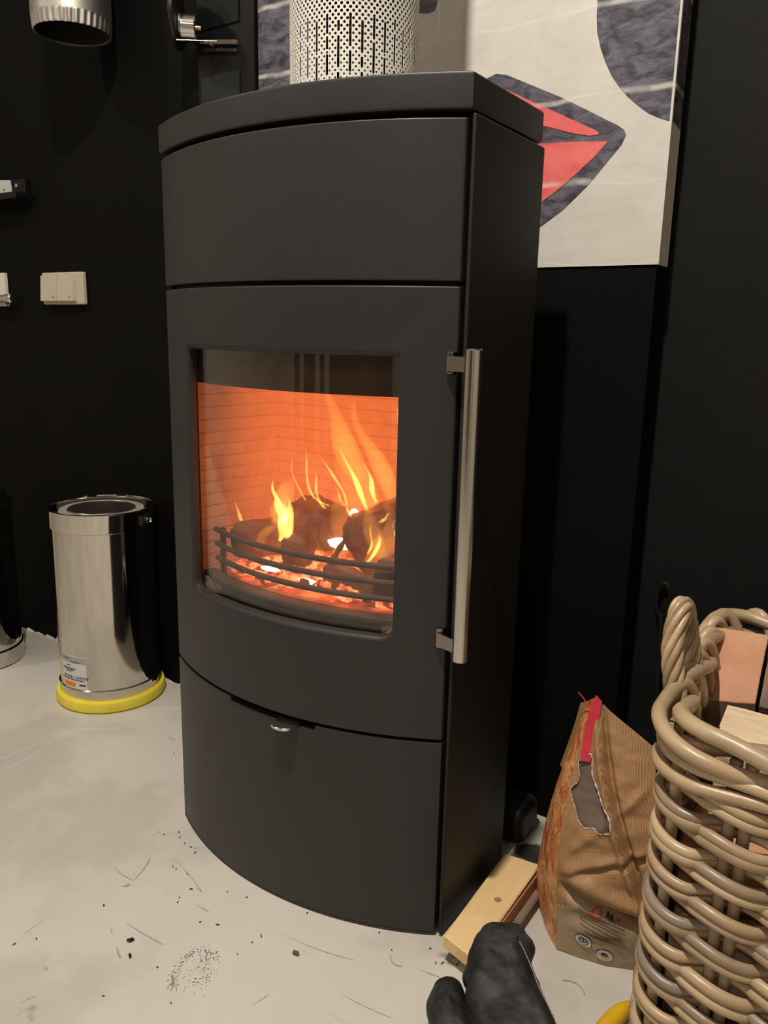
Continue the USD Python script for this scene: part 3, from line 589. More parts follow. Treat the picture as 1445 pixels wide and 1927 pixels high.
red1 = sg.Polygon([(-.14, 1.20), (-.05, 1.245), (.04, 1.255), (.080, 1.262), (.118, 1.261), (.175, 1.232), (.23, 1.205), (.282, 1.179), (.290, 1.1735), (.288, 1.171), (.275, 1.171), (.249, 1.177), (.197, 1.194), (.10, 1.215), (0, 1.215)])
red2 = sg.Polygon([(-.14, 1.185), (0, 1.19), (.10, 1.178), (.197, 1.168), (.25, 1.165), (.305, 1.160), (.285, 1.14), (.258, 1.118), (.229, 1.096), (.19, 1.072), (.1, 1.035), (0, 1.03), (-.08, 1.06)])
printed('upper_lip', red1, M['mural_red'], T + .0008); printed('lower_lip', red2, M['mural_red'], T + .0008)
cc = A([.435, 1.335]); cp = [(.272, 1.358), (.2725, 1.335), (.275, 1.315), (.282, 1.292), (.291, 1.272), (.302, 1.252), (.315, 1.235), (.330, 1.219), (.345, 1.206), (.362, 1.193), (.378, 1.185), (PX1 - .0005, 1.179), (PX1 - .0005, 1.60), (.36, 1.60), (.31, 1.53), (.28, 1.45), (.273, 1.39)]
printed('dark_circle', sg.Polygon(cp), M['mural_dark'], T + .0001)
dk = sg.Polygon([(PX0 + .0005, 1.20), (PX0 + .0005, 1.60), (-.20, 1.62), (-.10, 1.58), (-.035, 1.50), (-.004, 1.43), (-.0035, 1.405), (-.008, 1.394), (-.020, 1.3915), (-.034, 1.394), (-.05, 1.40), (-.12, 1.42), (-.20, 1.40), (-.27, 1.32), (-.30, 1.22)])
printed('dark_patch', dk, M['mural_dark'], T + .0001)
wrapd = flat_poly(sg.Polygon([(0, 1.179), (.044, 1.176), (.047, 1.20), (.047, 1.60), (0, 1.60)]), .0006, lambda v: np.c_[WE + T + v[:, 2], WY + v[:, 0], v[:, 1]])
obj('dark_circle_edge', wrapd, M['mural_dark'], pic, False)

# ------------------------------------------------------------------ things on the black wall
sw = thing('light_switch', 'cream double rocker light switch on the black wall at left', 'light switch', loc=(-1.04, WY, .957))
obj('plate', box(-1.122, -.961, WY - .013, WY - .0002, .9195, .9965, .0035), M['switch'], sw)
for x0, x1 in ((-1.1185, -1.0530), (-1.0520, -.9870)):
    rk = obj('rocker', hull([[x0, WY - .012, .927], [x1, WY - .012, .927], [x0, WY - .012, .990], [x1, WY - .012, .990], [x0 + .001, WY - .0235, .928], [x1 - .001, WY - .0235, .928], [x0 + .001, WY - .019, .989], [x1 - .001, WY - .019, .989]]), M['switch'], sw, False)
    xm = x1 - .012
    obj('symbol', hull([[xm - .004, WY - .0226, .9345], [xm - .004, WY - .0226, .9395], [xm + .003, WY - .0226, .937], [xm - .004, WY - .0236, .9345], [xm - .004, WY - .0236, .9395], [xm + .003, WY - .0236, .937]]), M['switch_mark'], rk, False)
# crimped pipe end, upper left
px_, py_, pz_ = -.834, .282, 1.466
n = 96; t = np.linspace(0, 2 * math.pi, n * 2, endpoint=False)
cr = []
for z, am, r0 in ((pz_, .0013, .0765), (pz_ + .004, .0016, .0772), (pz_ + .022, .0015, .0790), (pz_ + .027, .0, .0805), (CEIL - .001, 0, .0805)):
    rr_ = r0 + am * np.sign(np.cos(t * 36)) * np.abs(np.cos(t * 36)) ** .6; cr.append(np.c_[px_ + rr_ * np.cos(t), py_ + rr_ * np.sin(t), np.full(len(t), z)])
inr = [np.c_[px_ + .0745 * np.cos(t), py_ + .0745 * np.sin(t), np.full(len(t), z)] for z in (pz_ + .30, pz_)]
hp = thing('crimped_pipe', 'hanging stainless flue pipe with crimped lower rim, top left on the black wall', 'flue pipe', loc=(px_, py_, pz_))
obj('pipe', loft(inr + cr), M['galvanised'], hp)
obj('soot_lining', lathe([(.0, pz_ + .20), (.074, pz_ + .20), (.074, pz_ + .003)], 64, (px_, py_, 0)), M['pipe_black'], hp, label='black inside of the pipe')
# damper on a black strip
strip = thing('wall_strip', 'black upright wall strip with a grey lower face, left of the wall print', 'wall strip', loc=(-.5, WY, 1.3))
obj('board', box(-.553, -.4025, WY - .012, WY - .0003, 1.12, 1.9, .001), M['shelf_black'], strip, False)
obj('grey_face', box(-.543, -.439, WY - .0150, WY - .0122, 1.14, 1.362), M['grey_green'], strip, False)
obj('upper_face', box(-.543, -.439, WY - .0150, WY - .0122, 1.448, 1.88), M['shelf_black'], strip, False)
obj('ledge', hull([[x, y, z] for x, zz in ((-.543, 1.4235), (-.442, 1.4075)) for y in (WY - .0122, WY - .019) for z in (zz, zz + .0075)]), M['brown_bar'], strip, False)
obj('lower_ledge', hull([[x, y, z] for x, zz in ((-.543, 1.4105), (-.442, 1.3945)) for y in (WY - .0122, WY - .017) for z in (zz, zz + .006)]), M['dark_steel'], strip, False)
DT = lambda m: ((lambda v, f: (np.c_[(v[:, 0] + .595) * .82 - (v[:, 1] - .315) * .572 - .536, (v[:, 0] + .595) * .572 + (v[:, 1] - .315) * .82 + .325, v[:, 2]], f))(*arr(m)))
dm = thing('flue_damper', 'round black flue damper with polished steel housing beside the black strip', 'damper', loc=(-.6, WY, 1.46))
yv = .335; zc = 1.441
obj('flange', DT(lathe([(0, -.621), (.057, -.621), (.060, -.619), (.060, -.613), (.057, -.611), (0, -.611)], 48, (0, .315, zc + .02), 'x')), M['black_plastic'], dm)
obj('housing', DT(lathe([(0, -.6105), (.026, -.6105), (.027, -.609), (.0245, -.606), (.0245, -.580), (.022, -.578), (0, -.578)], 40, (0, .315, zc), 'x')), M['chrome'], dm)
obj('pin', DT(lathe([(0, -.578), (.005, -.578), (.005, -.570), (0, -.570)], 16, (0, .315, zc), 'x')), M['brass'], dm)
obj('bracket', DT(join([box(-.6125, -.6110, .285, .288, zc - .030, zc + .01), box(-.6125, -.535, .285, .288, zc - .0315, zc - .0300)])), M['chrome'], dm, False)
obj('bracket_foot', box(-.503, -.499, .3450, WY - .0152, zc - .0300, zc - .0270), M['chrome'], dm, False)
# tool rack at the left edge
rack = thing('wall_rack', 'black wall rack with pale label plate and steel rod at the left edge', 'rack', loc=(-1.25, WY, 1.1))
obj('shelf', box(-1.42, -1.150, WY - .05, WY - .0003, 1.170, 1.186, .003), M['shelf_black'], rack)
obj('support_plate', box(-1.42, -1.165, WY - .012, WY - .0003, 1.186, 1.222, .001), M['shelf_black'], rack, False)
lb = flat_poly(sg.Polygon([(-1.32, 1.196), (-1.219, 1.190), (-1.222, 1.2215), (-1.32, 1.229)]).difference(sg.Point(-1.252, 1.200).buffer(.0035)), .002, lambda v: np.c_[v[:, 0], WY - .0125 - v[:, 2], v[:, 1]])
obj('label_plate', lb, M['paper_white'], rack, False)
sv, sf = lathe([(0, 0), (.006, 0), (.005, .003), (0, .0035)], 16); sv = np.c_[sv[:, 0] - 1.197, WY - .0125 - sv[:, 2], sv[:, 1] + 1.207]
obj('screw', (sv, sf), M['chrome'], rack)
obj('upright', box(-1.345, -1.2865, WY - .012, WY - .0003, .915, 1.00, .002), M['cream_metal'], rack)
obj('rod', lathe([(0, -1.40), (.010, -1.40), (.010, -1.262), (.013, -1.260), (.013, -1.238), (.009, -1.234), (0, -1.234)], 24, (0, WY - .024, .934), 'x'), M['chrome'], rack)
# poker behind the basket
pk = thing('poker', 'thin black poker with looped handle against the dark wall behind the basket', 'poker', loc=(.46, .42, 0))
obj('rod', tube([(.458, WR - .022, .001), (.440, WR - .012, .410)], .004, 8), M['black_plastic'], pk)
lt = np.linspace(-math.pi / 2, 1.5 * math.pi, 40)
obj('loop', tube(np.c_[.4395 + .011 * np.cos(lt), np.full(40, WR - .012), .440 + .030 * np.sin(lt)], .004, 8, cap=False), M['gloss_black'], pk)

# ------------------------------------------------------------------ stainless flue sections on the floor
def flue_section(name, label, c, flip=False, foam=True):
    cx, cy = c; R = .1135; z0 = .0285 if foam else .0005; h = .437
    t = thing(name, label, 'flue pipe', loc=(cx, cy, z0))
    def Z(p): return [(r, (z0 + h - z) if flip else (z0 + z)) for r, z in p]
    out = [(R - .004, 0), (R - .001, .0), (R, .003), (R, .016), (R + .0035, .0185), (R + .0035, .0225), (R, .025), (R, h - .045), (R + .003, h - .043), (R + .004, h - .040), (R + .004, h - .003), (R + .0055, h), (R + .002, h + .001), (R + .001, h - .003), (R - .004, h - .06), (R - .004, 0)]
    obj('outer_shell', outward(lathe(Z(out), 96, (cx, cy, 0))), M['flue_steel'], t)
    iz = h - .006
    obj('inner_pipe', outward(lathe(Z([(.074, .0), (.0755, .0), (.0755, iz), (.0745, iz + .001), (.0735, iz), (.0735, 0)]), 72, (cx, cy, 0))), M['flue_inner'], t)
    if flip: obj('top_ring', outward(lathe([(.088, z0 + h - .001), (.100, z0 + h - .001), (.101, z0 + h + .012), (.104, z0 + h + .016), (.100, z0 + h + .019), (.088, z0 + h + .019), (.088, z0 + h - .001)], 72, (cx, cy, 0))), M['flue_steel'], t)
    obj('inner_collar', outward(lathe(Z([(.076, iz - .02), (.0935, iz - .02), (.095, iz - .018), (.095, iz - .003), (.0935, iz - .001), (.0765, iz - .001)]), 72, (cx, cy, 0))), M['insulation'], t)
    obj('insulation_fill', outward(lathe(Z([(.0757, .005), (.1092, .005), (.1092, h - .055), (.0757, h - .055), (.0757, .005)]), 72, (cx, cy, 0))), M['pipe_black'], t)
    return t
def yaw_at(c): return math.atan2(EYE[1] - c[1], EYE[0] - c[0])
fc = (-.792, .2555)
ring = outward(lathe([(.098, .0003), (.122, .0003), (.1262, .005), (.1268, .016), (.124, .025), (.1185, .028), (.098, .028), (.098, .0003)], 96, (*fc, 0)))
tag(obj('foam_ring', ring, M['yellow_foam']), 'yellow foam ring under the steel flue section on the floor', 'ring')
flue = flue_section('flue_section', 'shiny stainless double wall flue section standing on the yellow foam ring', fc)
# clamp screw on the collar, right of centre
a = yaw_at(fc) + math.radians(52); ca, sa = math.cos(a), math.sin(a)
def onpipe(u, h, z, R=.1178, a0=a):  # u along the circumference, h outwards
    aa = a0 + np.asarray(u) / R
    return np.c_[fc[0] + (R + np.asarray(h)) * np.cos(aa), fc[1] + (R + np.asarray(h)) * np.sin(aa), z]
def pipe_box(u0, u1, z0, z1, h0, h1, a0, R=.1178, n=6):
    us = np.linspace(u0, u1, n); L = [onpipe(us, np.full(n, h), np.full(n, z), R, a0) for h, z in ((h0, z0), (h1, z0), (h1, z1), (h0, z1))]
    return outward(loft([np.vstack([l[k] for l in L]) for k in range(n)], cap0=True, cap1=True))
obj('clamp', pipe_box(-.017, .017, .0285 + .404, .0285 + .424, 0.0003, .005, a), M['dark_steel'], flue)
sv, sf = lathe([(0, 0), (.0085, 0), (.0085, .004), (.006, .006), (.0045, .003), (0, .003)], 20)
Rm = A([[-sa, ca, 0], [0, 0, 1], [ca, sa, 0]])
obj('clamp_screw', (sv @ Rm + onpipe(0, .0052, .0285 + .413)[0], sf), M['chrome'], flue)
# printed label
la = yaw_at(fc) - math.radians(52)
def lab(name, u0, u1, z0, z1, m, lvl, parent): return obj(name, pipe_box(u0, u1, z0, z1, .0002 + lvl * .0002, .0004 + lvl * .0002, la, .1135, 10), m, parent, False)
stk = lab('sticker', -.038, .048, .050, .132, M['paper_white'], 0, flue); tag(stk, 'white printed sticker')
zb = .050
lab('print_band', -.037, .047, zb + .066, zb + .081, M['print_grey'], 1, stk)
lab('yellow_edge', -.0378, -.031, zb + .01, zb + .062, M['print_yellow'], 1, stk)
lab('logo_oval', -.020, .016, zb + .008, zb + .018, M['print_orange'], 1, stk)
def pipe_text(name, s, u0, z0, h, m, lvl=2):
    v, f = arr(meshkit.text_mesh(s, h, .0003)); R = .1135
    aa = la + (u0 + v[:, 0]) / R; rr_ = R + .0003 + lvl * .0002 + v[:, 2]
    obj(name, (np.c_[fc[0] + rr_ * np.cos(aa), fc[1] + rr_ * np.sin(aa), z0 + v[:, 1]], f), m, stk, False)
pipe_text('lettering', '20 80W 160TP30', -.022, zb + .028, .0062, M['print_dark'])
for z, u0, u1 in ((.074, -.02, .002), (.068, .004, .032), (.058, -.008, .004), (.051, -.024, .020), (.0475, -.020, .016), (.044, -.012, .008), (.024, -.028, .040)):
    lab('text_line', u0, u1, zb + z, zb + z + .0016, M['print_dark'], 2, stk)
lab('maker_mark', .028, .044, zb + .012, zb + .016, M['print_dark'], 1, stk)
flue_section('flue_section', 'upside-down stainless flue section standing at the left edge of the picture', (-1.243, .176), True, False)

# ------------------------------------------------------------------ black block behind the stove, planks
blk = box(-.10, .284, .262, .345, .0005, .066, .016)
tag(obj('black_block', blk, M['soot_block']), 'sooty black rounded block on the floor behind the stove', 'block')
def plank(name, label, quad, z0, z1, m, medge, b=.0022):
    t = thing(name, label, 'plank', loc=(*np.mean(quad, 0), z0)); Q = A(quad)
    if not sg.Polygon(Q).exterior.is_ccw: Q = Q[::-1]
    # long sides get extra points so that the board bows a little
    P = []
    for k in range(4):
        a_, b_ = Q[k], Q[(k + 1) % 4]
        for s in np.linspace(0, 1, 8, endpoint=False): P.append(a_ + (b_ - a_) * s)
    P = A(P); lp = [np.c_[offset_poly(P, d), np.full(len(P), z)] for z, d in ((z0, b), (z0 + b, 0), (z1 - b, 0), (z1, b))]
    obj('board', outward(loft(lp, cap0=True, cap1=True)), m, t, 40)
    if medge is not None:
        i = int(np.argmax(Q[:, 0] - Q[:, 1] * .2)); 
    return t, Q
plank('wood_plank', 'grey weathered plank on the floor under the pale plank', [(.300, -.012), (.366, -.024), (.378, .068), (.360, .178), (.304, .176)], .0005, .0215, M['old_plank'], None) if False else None
plank('wood_plank', 'grey weathered plank on the floor under the pale plank', [(.303, -.020), (.368, -.030), (.368, .176), (.306, .176)], .0005, .0215, M['old_plank'], None)
pt, Q = plank('wood_plank', 'pale pine plank lying along the right side of the stove', [(.2985, -.037), (.3535, -.052), (.3500, .186), (.2905, .180)], .0220, .0450, M['pine'], None)
obj('bark_edge', box(.3542, .3565, -.045, .182, .0235, .0435), M['pine_edge'], pt, False, label='reddish bark strip on the edge')
kn = lathe([(0, .0452), (.004, .0452), (.0055, .0450)], 20, (.330, .072, 0))
obj('knot', kn, M['pine_edge'], pt, False)

# ------------------------------------------------------------------ torn bag of firelighters
bag = thing('paper_bag', 'torn brown paper bag with burlap print leaning between stove and basket', 'bag', loc=(.46, .13, 0))
# corner rails from floor to top: front-left, front-right, back-right, back-left
FLr = spline([(.424, .078, .001), (.420, .076, .060), (.414, .080, .150), (.416, .094, .240), (.424, .112, .320), (.434, .122, .382)], 61)
FRr = spline([(.540, .110, .001), (.546, .100, .060), (.548, .104, .150), (.540, .112, .230), (.527, .125, .290), (.513, .135, .330)], 61)
BLr = spline([(.352, .166, .001), (.354, .166, .070), (.362, .170, .150), (.385, .160, .250), (.404, .148, .320), (.413, .140, .360)], 61)
BRr = spline([(.500, .205, .001), (.502, .205, .060), (.500, .198, .150), (.500, .180, .230), (.506, .160, .290), (.513, .1352, .330)], 61)
def sheet_between(a_, b_, bulge, nu, seed, amp=.004, flare=None):
    u = np.linspace(0, 1, nu); P = a_[:, None, :] * (1 - u)[None, :, None] + b_[:, None, :] * u[None, :, None]
    du = np.gradient(P, axis=1); dv = np.gradient(P, axis=0); N = np.cross(du, dv); N /= np.maximum(np.linalg.norm(N, axis=2, keepdims=True), 1e-9)
    v = np.linspace(0, 1, len(a_)); env = np.sin(np.pi * u)[None, :] * (np.sin(np.pi * np.clip(v * .9 + .08, 0, 1)) ** .6)[:, None]
    wr = (meshkit.fbm(P * A([22, 22, 34]) + seed, 3, seed) - .5) * amp * 2 * np.minimum(1, env * 2)
    for (vc, w, am, sl) in CREASE.get(seed, []):
        wr = wr + am * np.exp(-((v[:, None] - vc - sl * (u[None, :] - .5)) / w) ** 2) * np.minimum(1, env * 2)
    return P + N * (bulge * env + wr)[:, :, None], N
CREASE = {1: [(.262, .022, -.016, -.03), (.330, .035, .010, -.04), (.21, .03, -.004, .1), (.62, .03, .003, .5), (.72, .035, -.012, -.9), (.62, .045, .010, -.8), (.46, .02, .004, .25), (.43, .015, -.004, .25)]}
def grid_faces(nv, nu, keep=None):
    f = []
    for i in range(nv - 1):
        for j in range(nu - 1):
            if keep is not None and not keep[i, j]: continue
            a_ = i * nu + j; f += [[a_, a_ + 1, a_ + nu + 1], [a_, a_ + nu + 1, a_ + nu]]
    return A(f)
def thick(P, f, N, th):
    n = len(P); from collections import Counter
    e = Counter()
    for t in f:
        for q in range(3): e[tuple(sorted((t[q], t[(q + 1) % 3])))] += 1
    sides = []
    for t in f:
        for q in range(3):
            a_, b_ = t[q], t[(q + 1) % 3]
            if e[tuple(sorted((a_, b_)))] == 1: sides += [[b_, a_, a_ + n], [b_, a_ + n, b_ + n]]
    return np.vstack([P, P - N * th]), np.vstack([f, f[:, ::-1] + n, A(sides)])
nu = 71
# a finer grid for the front
def dense(a_, n): 
    from scipy.interpolate import interp1d
    return interp1d(np.linspace(0, 1, len(a_)), a_, axis=0)(np.linspace(0, 1, n))
NV = 141
front, FN = sheet_between(dense(FLr, NV), dense(FRr, NV), .016, nu, 1)
HOLE = sg.Polygon([(.055, .735), (.10, .785), (.20, .80), (.225, .745), (.26, .70), (.33, .66), (.42, .59), (.50, .555), (.535, .52), (.545, .475), (.50, .445), (.42, .425), (.36, .435), (.27, .405), (.18, .435), (.13, .48), (.08, .52), (.04, .57), (.08, .61), (.11, .66), (.075, .70)])
import shapely
HOLE = sg.Polygon([(.035 + (u_ - .05) * .97, .80 - (.80 - v_) * .64) for u_, v_ in HOLE.exterior.coords])
uu, vv = np.meshgrid((np.arange(nu - 1) + .5) / (nu - 1), (np.arange(NV - 1) + .5) / (NV - 1))
inside = shapely.contains_xy(HOLE, uu.ravel(), vv.ravel()).reshape(NV - 1, nu - 1)
pale = (vv < .255 + .03 * np.sin(uu * 5) - .06 * (uu < .12))
P = front.reshape(-1, 3); Nn = FN.reshape(-1, 3)
def sub(mask):
    f = grid_faces(NV, nu, mask); ids, inv = np.unique(f, return_inverse=True); return P[ids], inv.reshape(f.shape), Nn[ids]
for nm, mask, m in (('front_panel', ~inside & ~pale, M['burlap']), ('front_base', ~inside & pale, M['burlap_pale'])):
    p_, f_, n_ = sub(mask); obj(nm, thick(p_, f_, n_, .0009), m, bag, True)
p_, f_, n_ = sub(inside | True); obj('front_lining', thick(p_ - n_ * .0030, f_, n_, .0006), M['bag_liner'], bag, True)
# white torn fringe round the hole
fr = []
hb = A(HOLE.exterior.coords)
hbp = spline(np.c_[hb, np.zeros(len(hb))], 160)[:, :2]
def onfront(q, h=0.):
    from scipy.ndimage import map_coordinates
    q = np.atleast_2d(q); c = np.vstack([q[:, 1] * (NV - 1), q[:, 0] * (nu - 1)])
    X = np.stack([map_coordinates(front[:, :, k], c, order=1, mode='nearest') for k in range(3)], 1); Nq = np.stack([map_coordinates(FN[:, :, k], c, order=1, mode='nearest') for k in range(3)], 1)
    return X + Nq * np.broadcast_to(h, len(X))[:, None]
obj('torn_edge', tube(onfront(hbp, .0004), .0003 + .0017 * meshkit.noise(np.c_[hbp * 60, np.zeros(160)], 3) ** 1.5, 6, cap=True, flat=.5), M['torn'], bag, True, label='white torn paper edge')
gus, GN = sheet_between(dense(BLr, 61), dense(FLr, 61), .006, 25, 2, .003)
obj('side_gusset', thick(gus.reshape(-1, 3), grid_faces(61, 25), GN.reshape(-1, 3), .0009), M['curl_print'], bag, True, label='orange wood curl photo printed on the side')
bk, BN = sheet_between(dense(BRr, 61), dense(BLr, 61), .012, 31, 3, .003)
obj('back_panel', thick(bk.reshape(-1, 3), grid_faces(61, 31), BN.reshape(-1, 3), .0009), M['bag_liner'], bag, True)
rs, RN = sheet_between(dense(FRr, 61), dense(BRr, 61), .006, 25, 4, .003)
obj('side_gusset', thick(rs.reshape(-1, 3), grid_faces(61, 25), RN.reshape(-1, 3), .0009), M['burlap'], bag, True)
# red seam strip along the folded top corner and the brown flap behind it
sv_ = np.linspace(.775, 1., 20); ctr = onfront(np.c_[.05 + .06 * (1 - (sv_ - .775) / .225) ** .8, sv_], .0025)
wd = np.interp(sv_, [.775, .9, 1.], [.0065, .0085, .006])
rl, rr2 = ctr + np.c_[-wd, -wd * .3, 0 * wd], ctr + np.c_[wd, wd * .3, 0 * wd]
rl[-1] = rl[-1] * .5 + rr2[-1] * .5 + A([-.002, 0, .008]); 
obj('red_strip', outward(loft([np.vstack([rl[k], rr2[k], rr2[k] + A([.0003, .0009, 0]), rl[k] + A([.0003, .0009, 0])]) for k in range(20)], cap0=True, cap1=True)), M['print_pink'], bag, False, label='red seam strip')
obj('red_tail', tube(spline([ctr[-4] + A([-.008, -.001, .002]), ctr[-4] + A([-.014, 0, .010]), ctr[-4] + A([-.026, .001, .020])], 10), .0008, 6), M['print_pink'], bag, True)
obj('corner_flap', outward(loft([np.vstack([a_, b_, b_ + A([0, .001, 0]), a_ + A([0, .001, 0])]) for a_, b_ in zip(dense(BLr, 61)[40:] + A([-.003, -.004, .002]), (dense(BLr, 61) * .45 + dense(FLr, 61) * .55)[40:] + A([0, -.002, 0]))], cap0=True, cap1=True)), M['burlap'], bag, False)
# stickers and faint print on the pale base
def disc(name, c, ru, m, h, parent, poly=None):
    sc = A([1 / .122, 1 / .42]) # metres to (u, v)
    g = (poly if poly is not None else sg.Point(0, 0).buffer(ru, 12)).segmentize(.003)
    v, f = arr(trimesh.creation.extrude_polygon(g, .0003, engine='earcut'))
    return obj(name, (onfront(A(c) + v[:, :2] * sc, h + .0004 + v[:, 2]), f), m, parent, False)
c1, c2 = (.315, .098), (.555, .058)
s1 = disc('round_sticker', c1, .0118, M['print_green'], .0006, bag); disc('ring', c1, .0110, M['paper_white'], .0010, s1); disc('emblem', c1, .0070, M['print_green'], .0014, s1)
sm = sg.Point(0, 0).buffer(.0058, 12).difference(sg.Point(0, .0022).buffer(.0054, 12)); disc('smile', c1, 0, M['paper_white'], .0018, s1, sm)
for dx in (-.0022, .0022): disc('eye', c1, 0, M['paper_white'], .0018, s1, so.unary_union([sg.Point(dx, .0015).buffer(.0013), sg.Point(dx * 1.1, .0030).buffer(.0010)]))
s2 = disc('round_sticker', c2, .0122, M['print_dark'], .0006, bag); disc('ring', c2, .0115, M['paper_white'], .0010, s2)
blob = so.unary_union([sg.Point(0, .001).buffer(.0052), sg.Point(-.0012, .0036).buffer(.0036), sg.Point(.002, -.002).buffer(.0036)])
for nm, m, z0, z1 in (('black_band', M['print_dark'], .0022, .01), ('red_band', M['print_red'], -.0012, .0022), ('gold_band', M['print_gold'], -.01, -.0012)): disc(nm, c2, 0, m, .0014, s2, blob.intersection(sg.box(-.02, z0, .02, z1)))
disc('red_emblem', (.44, .236), .0, M['print_red'], .0008, bag, so.unary_union([sg.Point(0, 0).buffer(.0055), sg.Point(-.005, -.002).buffer(.004), sg.Point(.002, .005).buffer(.004)]))
disc('red_emblem', (.66, .235), .0, M['print_red'], .0008, bag, sg.Point(0, 0).buffer(.0026))
for k in range(7):
    v0 = .222 - k * .015; w = .034 - .006 * (k % 3 == 2)
    disc('print_line', (.52 + .018 * k * .4, v0 - .02 * 0), 0, M['print_faint'], .0008, bag, shapely.affinity.rotate(sg.box(-w, -.0007, w * .8, .0007), -9))
for k in range(6):
    disc('brush_lettering', (.545 + k * .014, .244 - k * .002), 0, M['print_dark'], .0008, bag, shapely.affinity.rotate(sg.box(-.0006, -.004 - .001 * (k % 2), .0006, .004), -18 + 20 * (k % 3)))

# ------------------------------------------------------------------ wicker basket
BC = A([.781, .066]); BW, BD, BR_ = .207, .198, .048
SEGL = [2 * (BD - BR_), BR_ * math.pi / 2, 2 * (BW - BR_), BR_ * math.pi / 2] * 2; PER = sum(SEGL); CUM = np.r_[0, np.cumsum(SEGL)]
def bpoint(s, off=0., z=0.):
    """Point at arc length s on the basket's rounded outline: left side (near to far), back, right, front (right to left), near left corner."""
    s = np.asarray(s) % PER; off = np.broadcast_to(off, s.shape); out = np.zeros((*s.shape, 3))
    W, D, R = BW, BD, BR_; k = np.clip(np.searchsorted(CUM, s, 'right') - 1, 0, 7)
    for i in range(8):
        m = k == i
        if not m.any(): continue
        t = (s[m] - CUM[i]); L = SEGL[i]; o = off[m]
        if i == 0: x, y = -W - o, -D + R + t
        if i == 2: x, y = -W + R + t, D + o
        if i == 4: x, y = W + o, D - R - t
        if i == 6: x, y = W - R - t, -D - o
        if i % 2:
            cx, cy, a0 = {1: (-W + R, D - R, 180), 3: (W - R, D - R, 90), 5: (W - R, -D + R, 0), 7: (-W + R, -D + R, 270)}[i]
            a_ = np.radians(a0 - 90 * t / L); x, y = cx + (R + o) * np.cos(a_), cy + (R + o) * np.sin(a_)
        out[m, 0], out[m, 1] = x, y
    X = out[..., 0] - out[..., 1] * .055 + BC[0]; Y = out[..., 1] - out[..., 0] * .02 + BC[1]   # hand-woven, a little out of square
    return np.stack([X, Y, z * np.ones_like(X)], -1)
basket = thing('wicker_basket', 'tall rectangular rattan log basket with twisted handle, at the right edge', 'basket', loc=(*BC, 0))
RIM = .488
corner = [CUM[k] + SEGL[k] / 2 for k in (1, 3, 5, 7)]
def between(a_, b_, n): return list(np.linspace(a_, b_, n + 2)[1:-1])
stakes = sorted(corner + between(corner[3] - PER, corner[0], 5) + between(corner[0], corner[1], 5) + between(corner[1], corner[2], 5) + between(corner[2], corner[3], 5))
stakes = np.sort(np.mod(A(stakes), PER)); NS = len(stakes)
for k, sk in enumerate(stakes):
    for d in ((-.0072, .0072) if min(abs(sk - c) for c in corner) > .01 else (0.,)):
        obj('stake', tube(np.vstack([bpoint(A([sk + d]), 0., z)[0] for z in np.linspace(.006, RIM - .010, 6)]), .0064, 7), M['rattan'][(k * 3 + 1) % 4], basket, True)
S = np.linspace(0, PER, 420, endpoint=False)
PHI = np.interp(S, np.r_[stakes[-1] - PER, stakes, stakes[0] + PER], np.arange(-1, NS + 1))
ROWS = 21; z0 = .018; dz = (RIM - .040 - z0) / ROWS
for r in range(ROWS):
    for h in (0, 1):
        rr_ = np.random.default_rng(100 + r * 2 + h)
        c_ = np.cos(math.pi * (PHI + h + r)); off = .0092 * np.sign(c_) * np.abs(c_) ** .8 + .002
        jit = (meshkit.noise(np.c_[S * 5, np.full(len(S), r * 7.3 + h * 3.1), np.zeros(len(S))], 5) - .5) * .007
        # where a strand lies outside it sits low, where it goes behind the stake it sits high: long slanting laps
        z = z0 + (r + .5) * dz + jit + .0040 * np.sin(math.pi * (PHI + h + r)) + (h - .5) * dz * .5
        rad = .0061 + .0014 * (rr_.random() - .5) + .0016 * (meshkit.noise(np.c_[S * 7, np.full(len(S), r + h * 20.), np.zeros(len(S))], 8) - .5)
        Pp = bpoint(S, off, 0.); Pp[:, 2] = z
        mi = rr_.choice(5, p=[.30, .20, .28, .14, .08])
        obj('rattan_strand', tube(np.vstack([Pp, Pp[:1]]), np.r_[rad, rad[:1]], 8, cap=False), M['rattan'][mi], basket, True)
# rim: thick canes laid round the top and slowly crossing one another
for h in range(3):
    ph = 2 * math.pi * h / 3; w = 2 * math.pi * 4 * S / PER + ph + .5
    Pp = bpoint(S, .003 + .0125 * np.cos(w), 0.); Pp[:, 2] = RIM - .006 + .0150 * np.sin(w) + .002 * np.sin(S * 17 + h)
    obj('rim_strand', tube(np.vstack([Pp, Pp[:1]]), .0082 + .0006 * math.sin(h * 2), 10, cap=False), M['rattan'][[0, 2, 1][h]], basket, True)
for h in range(2):
    Pp = bpoint(S, .010 + .003 * np.sin(S * 20 + h * 3), 0.); Pp[:, 2] = RIM - .031 - .015 * h + .003 * np.sin(S * 14 + h)
    obj('rim_strand', tube(np.vstack([Pp, Pp[:1]]), .0070, 8, cap=False), M['rattan'][[2, 0][h]], basket, True)
# border canes turned down in loops on the left rim and along the back
loops_ = [(.030 + k * .047, k) for k in range(6)] + [(float(CUM[1]) + .004 + k * .050, k) for k in range(8)]
for s_, k in loops_:
    q = [bpoint(A([s_ + ds]), o, RIM + z_)[0] for ds, o, z_ in ((0, .010, -.04), (.004, .010, .002), (.018, .002, .013), (.032, -.006, .000), (.042, -.009, -.04))]
    obj('border_loop', tube(spline(q, 22), .0072, 9), M['rattan'][[0, 2, 1, 0][k % 4]], basket, True)
